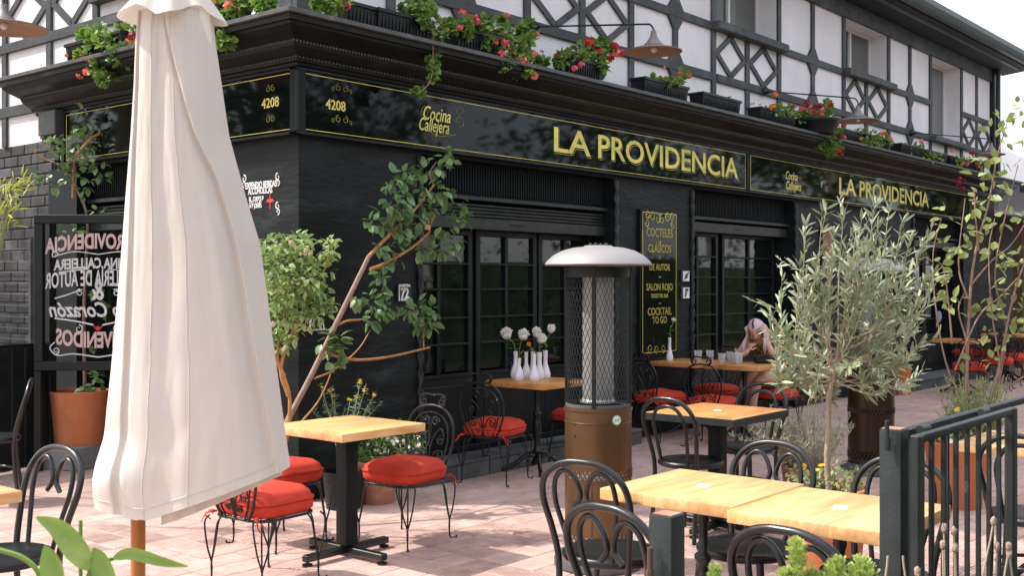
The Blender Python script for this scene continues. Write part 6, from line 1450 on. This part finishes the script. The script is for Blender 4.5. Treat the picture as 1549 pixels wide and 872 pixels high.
# dress
V2=[(v((-.02,0,.53)),(.17,.135)),(v((.03,0,.68)),(.13,.11)),(v((.10,0,.81)),(.14,.108)),(v((.155,0,.915)),(.135,.09)),(v((.175,0,.945)),(.11,.07))]
E2=chain(V2); V,E_=V2,E2
limb(0,[((.10,.10,.555),(.115,.10)),((.24,.105,.57),(.10,.09))]); limb(0,[((.10,-.10,.54),(.115,.10)),((.24,-.10,.54),(.10,.09))])
limb(3,[((.17,.135,.94),.066),((.20,.185,.885),.068)]); limb(3,[((.17,-.135,.94),.066),((.22,-.185,.885),.068)])
skinned('dress',V,E_,dressm,W)
b=MB(); n=30; vs=[];fs=[]
for i in range(6):
    for k in range(n+1):
        a=PI*.15+PI*.9*k/n; rr=.17+.05*i/5+.012*math.sin(k*1.7+i); vs.append((-.02+.04*i/5+rr*math.cos(a)*1.0,.02+rr*math.sin(a)*.85,.60-.052*i))
for i in range(5):
    for k in range(n): fs.append((i*(n+1)+k,i*(n+1)+k+1,(i+1)*(n+1)+k+1,(i+1)*(n+1)+k))
b.add(vs,fs).obj('skirt_drape',dressm,W,smooth=70)
for s,fxx in ((1,.33),(-1,.26)): MB().bbox(fxx-.02,fxx+.15,-.035 - .035*s-.04+.0,.02-.035*s-.01,.0,.03,.012).obj('sandal',blackpaint,W,smooth=50)
# man far
mx_,my_=dep(1412,19.0)
Mn=thing('person','man in grey t-shirt sitting at the far table, partly behind the olive tree','person',(13.35,-1.35+.65,0),R(215))
Mn.location=(mx_,my_,0); Mn.rotation_euler=(0,0,R(140))
V=[(v((0,0,.55)),(.15,.12)),(v((.01,0,.75)),(.13,.10)),(v((.03,0,.95)),(.16,.11)),(v((.05,0,1.08)),(.14,.09)),(v((.06,0,1.16)),(.055,.055)),(v((.08,0,1.22)),(.05,.05))]; E_=chain(V)
for s in (-1,1):
    limb(0,[((.1,s*.1,.54),.09),((.42,s*.12,.54),.065),((.42,s*.12,.3),.055),((.38,s*.12,.08),.04),((.50,s*.13,.04),.035)])
    a=limb(3,[((.05,s*.17,1.06),.06),((.07,s*.22,.92),.045),((.12,s*.22,.80),.04),((.28,s*.14,.84),.033),((.36,s*.08,.88),.026)]); handchain(V,E_,a,(.36,s*.08,.88),(.8,-s*.5,.2),(0,0,1),.8)
skinned('body',V,E_,skinm,Mn)
V=[(v((0,0,.56)),(.165,.135)),(v((.01,0,.75)),(.145,.115)),(v((.03,0,.95)),(.172,.122)),(v((.05,0,1.08)),(.145,.095))]; E_=chain(V)
for s in (-1,1): limb(3,[((.05,s*.175,1.06),.072),((.065,s*.22,.95),.066),((.08,s*.228,.88),.066)])
skinned('grey_shirt',V,E_,greyshirt,Mn)
V=[(v((0,0,.53)),(.17,.12))]; E_=[]
for s in (-1,1): limb(0,[((.12,s*.11,.54),.10),((.42,s*.12,.54),.078),((.42,s*.12,.3),.065),((.39,s*.12,.12),.055)])
skinned('trousers',V,E_,M('dark_jeans',(.03,.035,.05),.9),Mn)
MB().ball((.10,0,1.31),.1,3,(.95,.8,1.18)).obj('head',skinm,Mn,smooth=80); MB().ball((.085,0,1.335),.108,3,(.95,.82,1.1)).obj('hair',hairroot,Mn,smooth=80) if 0 else MB().lathe([(.088,.0),(.092,.04),(.075,.085),(.04,.11),(.0,.118)],20,(.085,0,1.31)).obj('hair',hairroot,Mn,smooth=80)
# ================================================================== NEIGHBOUR, FAR TERRACE
NH=thing('neighbour_house','pale grey neighbouring house with corrugated roof beyond the restaurant','house',(17.4,.3,0))
MB().box(0,12,0,8,0,3.5).obj('wall',M('lavender_grey_siding',(.45,.44,.45),.9,var=.05),NH,smooth=0)
MB().add([(-.4,-.5,3.35),(12.4,-.5,3.35),(12.4,4,5.9),(-.4,4,5.9),(12.4,8.5,3.35),(-.4,8.5,3.35)],[(0,1,2,3),(3,2,4,5),(0,3,5),(1,4,2)]).obj('roof',roofgrey,NH,smooth=0)
for k in range(24): MB().add([(-.4+.5*k,-.52,3.36),(-.36+.5*k,-.52,3.36),(-.36+.5*k,4,5.93),(-.4+.5*k,4,5.93)],[(0,1,2,3)]).obj('roof_seam',leadtop,NH,smooth=0)
MB().bbox(-.45,12.4,-.62,-.5,3.27,3.4,.01).obj('gutter',gutterm,NH,smooth=0)
MB().box(-.3,6,-.02,-.001,0,2.9).obj('shade_backdrop',blackmatt,NH,smooth=0)  # black sheet standing in for the shaded terrace interior
AW=thing('white_awning','white flat awning over the far terrace on brown posts','awning',(16.6,-.9,0))
MB().add([(-.3,-.9,2.62),(7,-.9,2.62),(7,1.0,2.86),(-.3,1.0,2.86),(-.3,-.9,2.68),(7,-.9,2.68),(7,1.0,2.92),(-.3,1.0,2.92)],[(0,3,2,1),(4,5,6,7),(0,1,5,4),(1,2,6,5),(2,3,7,6),(3,0,4,7)]).obj('awning_cloth',awningm,AW,smooth=0)
for x,y in ((.0,.6),(.9,-.8),(2.6,-.8)): MB().bbox(x-.08,x+.08,y-.08,y+.08,0,2.66,.01).obj('post',brownwood,AW,smooth=0)
CT=thing('wooden_counter','long wooden counter table on the far terrace','table',(15.6,-1.0,0),R(-14))
MB().bbox(-.6,3.2,-.3,.3,.86,.92,.006).obj('tabletop',woodd,CT,smooth=0)
for x in (-.4,1.3,3.0): MB().bbox(x-.05,x+.05,-.05,.05,0,.859,.005).obj('leg',blackpaint,CT,smooth=0)
for k,(px,d,lab) in enumerate(((1465,18.3,'far terrace chair at the left end of the wooden counter'),(1492,18.2,'far terrace chair in the middle of the wooden counter'),(1520,18.0,'far terrace chair at the right end of the wooden counter'))):
    x,y=dep(px,d); dup(IC,(x,y,0),R(70),lab); cushion('seat_cushion',lab.replace('far terrace chair','dark red cushion on the chair'),(x,y),R(70))
# ================================================================== TREES AROUND THE SQUARE
def tree(label,x,y,h,cr,cz,n=2600,seed=1,leaf=.16):
    random.seed(seed); t=thing('shade_tree',label,'tree',(x,y,0),0,'street trees around the square')
    MB().tube(spl([(0,0,-.05),(.1,.05,h*.3),(-.05,.1,h*.55),(0,0,h*.8)],5),[.24,.08],10).obj('trunk',barkg,t,smooth=60)
    cl=[]; b=MB()
    for k in range(26):
        q=rdir(.1); c=Vector((q.x*cr*random.uniform(.3,.95),q.y*cr*random.uniform(.3,.95),cz+q.z*cr*random.uniform(.3,.85))); cl.append((c,cr*random.uniform(.22,.36)))
        st_=Vector((0,0,h*random.uniform(.35,.7))); b.tube(spl([st_,st_.lerp(c,.5)+Vector((0,0,.2)),c],4),[.05,.015],6)
    b.obj('limbs',barkg,t,smooth=60,kind='stuff')
    foliage('leaf',leafcloud(cl,n,.1),leaf_mesh(leaf,leaf*.6,.2,.2,2),lf_dark,t,0,'crown')
tree('tree shading the left side of the restaurant, out beyond the left edge',-4.6,9.6,9,2.9,7.0,4200,5,.2)
TL=['broad tree beyond the left side street','second tree farther down the side street','tree opposite the terrace, left of the pink house','large tree before the left half of the pink house','tree before the middle of the pink house','large tree before the right half of the pink house','tree right of the pink house','tall tree at the far right of the street','biggest tree rising behind the pink house','tree at the near left street corner','tall tree at the back of the side street','tree far down the main street','added unseen tree far down the main street, darkening the sign reflection','added unseen tree ending the main street, darkening the sign reflection','added unseen small tree right of the terrace, darkening the sign reflection']  # last three are added to keep bright sky out of the sign glass
for i,(x,y,h,c) in enumerate(((-9,12,9,4),(-13,5,9,4),(-2,-16,8,3.6),(4,-18,9,4.2),(10,-15,8,3.8),(16,-17,9,4.2),(23,-14,8,4),(29,-9,9,4.2),(7,-23,11,5),(-14,-6,9,4),(-7,18,10,4.5),(34,-16,10,5),(40,-8,9,4.5),(49,-12,10,5),(27,-4.5,7,3))):
    tree(TL[i],x,y,h*.85,c*.85,h*.66,1500,20+i,.34)
HG=thing('hedge','unseen green hedge added behind the camera to darken the window reflections','hedge',(8,-9.9,0))  # added out of view so the panes reflect dark green, not bright haze
random.seed(77); cl=[(Vector((x_*.5-16,random.uniform(-.3,.3),random.uniform(.3,2.3))),.5) for x_ in range(90) for _ in range(3)]
foliage('leaf',leafcloud(cl,5200,.1),leaf_mesh(.17,.11,.2,.2,2),lf_dark,HG,0,'hedge_leaves'); MB().box(-16.3,29,-.15,.15,0,2.2).obj('hedge_core',lf_dark,HG,smooth=0)
OH=thing('house_opposite','pink rendered house across the street behind the camera','house',(14,-30,0))
MB().box(-14,14,-4,4,0,6).obj('wall',pinkhouse,OH,smooth=0); MB().add([(-14.5,-4.5,6),(14.5,-4.5,6),(14.5,4.5,6),(-14.5,4.5,6),(-12,0,8.5),(12,0,8.5)],[(0,1,5,4),(1,2,5),(2,3,4,5),(3,0,4),(0,3,2,1)]).obj('roof',gutterm,OH,smooth=0)
for k,(x,y) in enumerate(((4.2,-7.6),(9.0,-7.9))):
    o=dup(U,(x,y,0),R(40+60*k),('tall closed cream parasol by the kerb, left one','tall closed cream parasol by the kerb, right one')[k]); o.scale=(1.5,1.5,1.5)
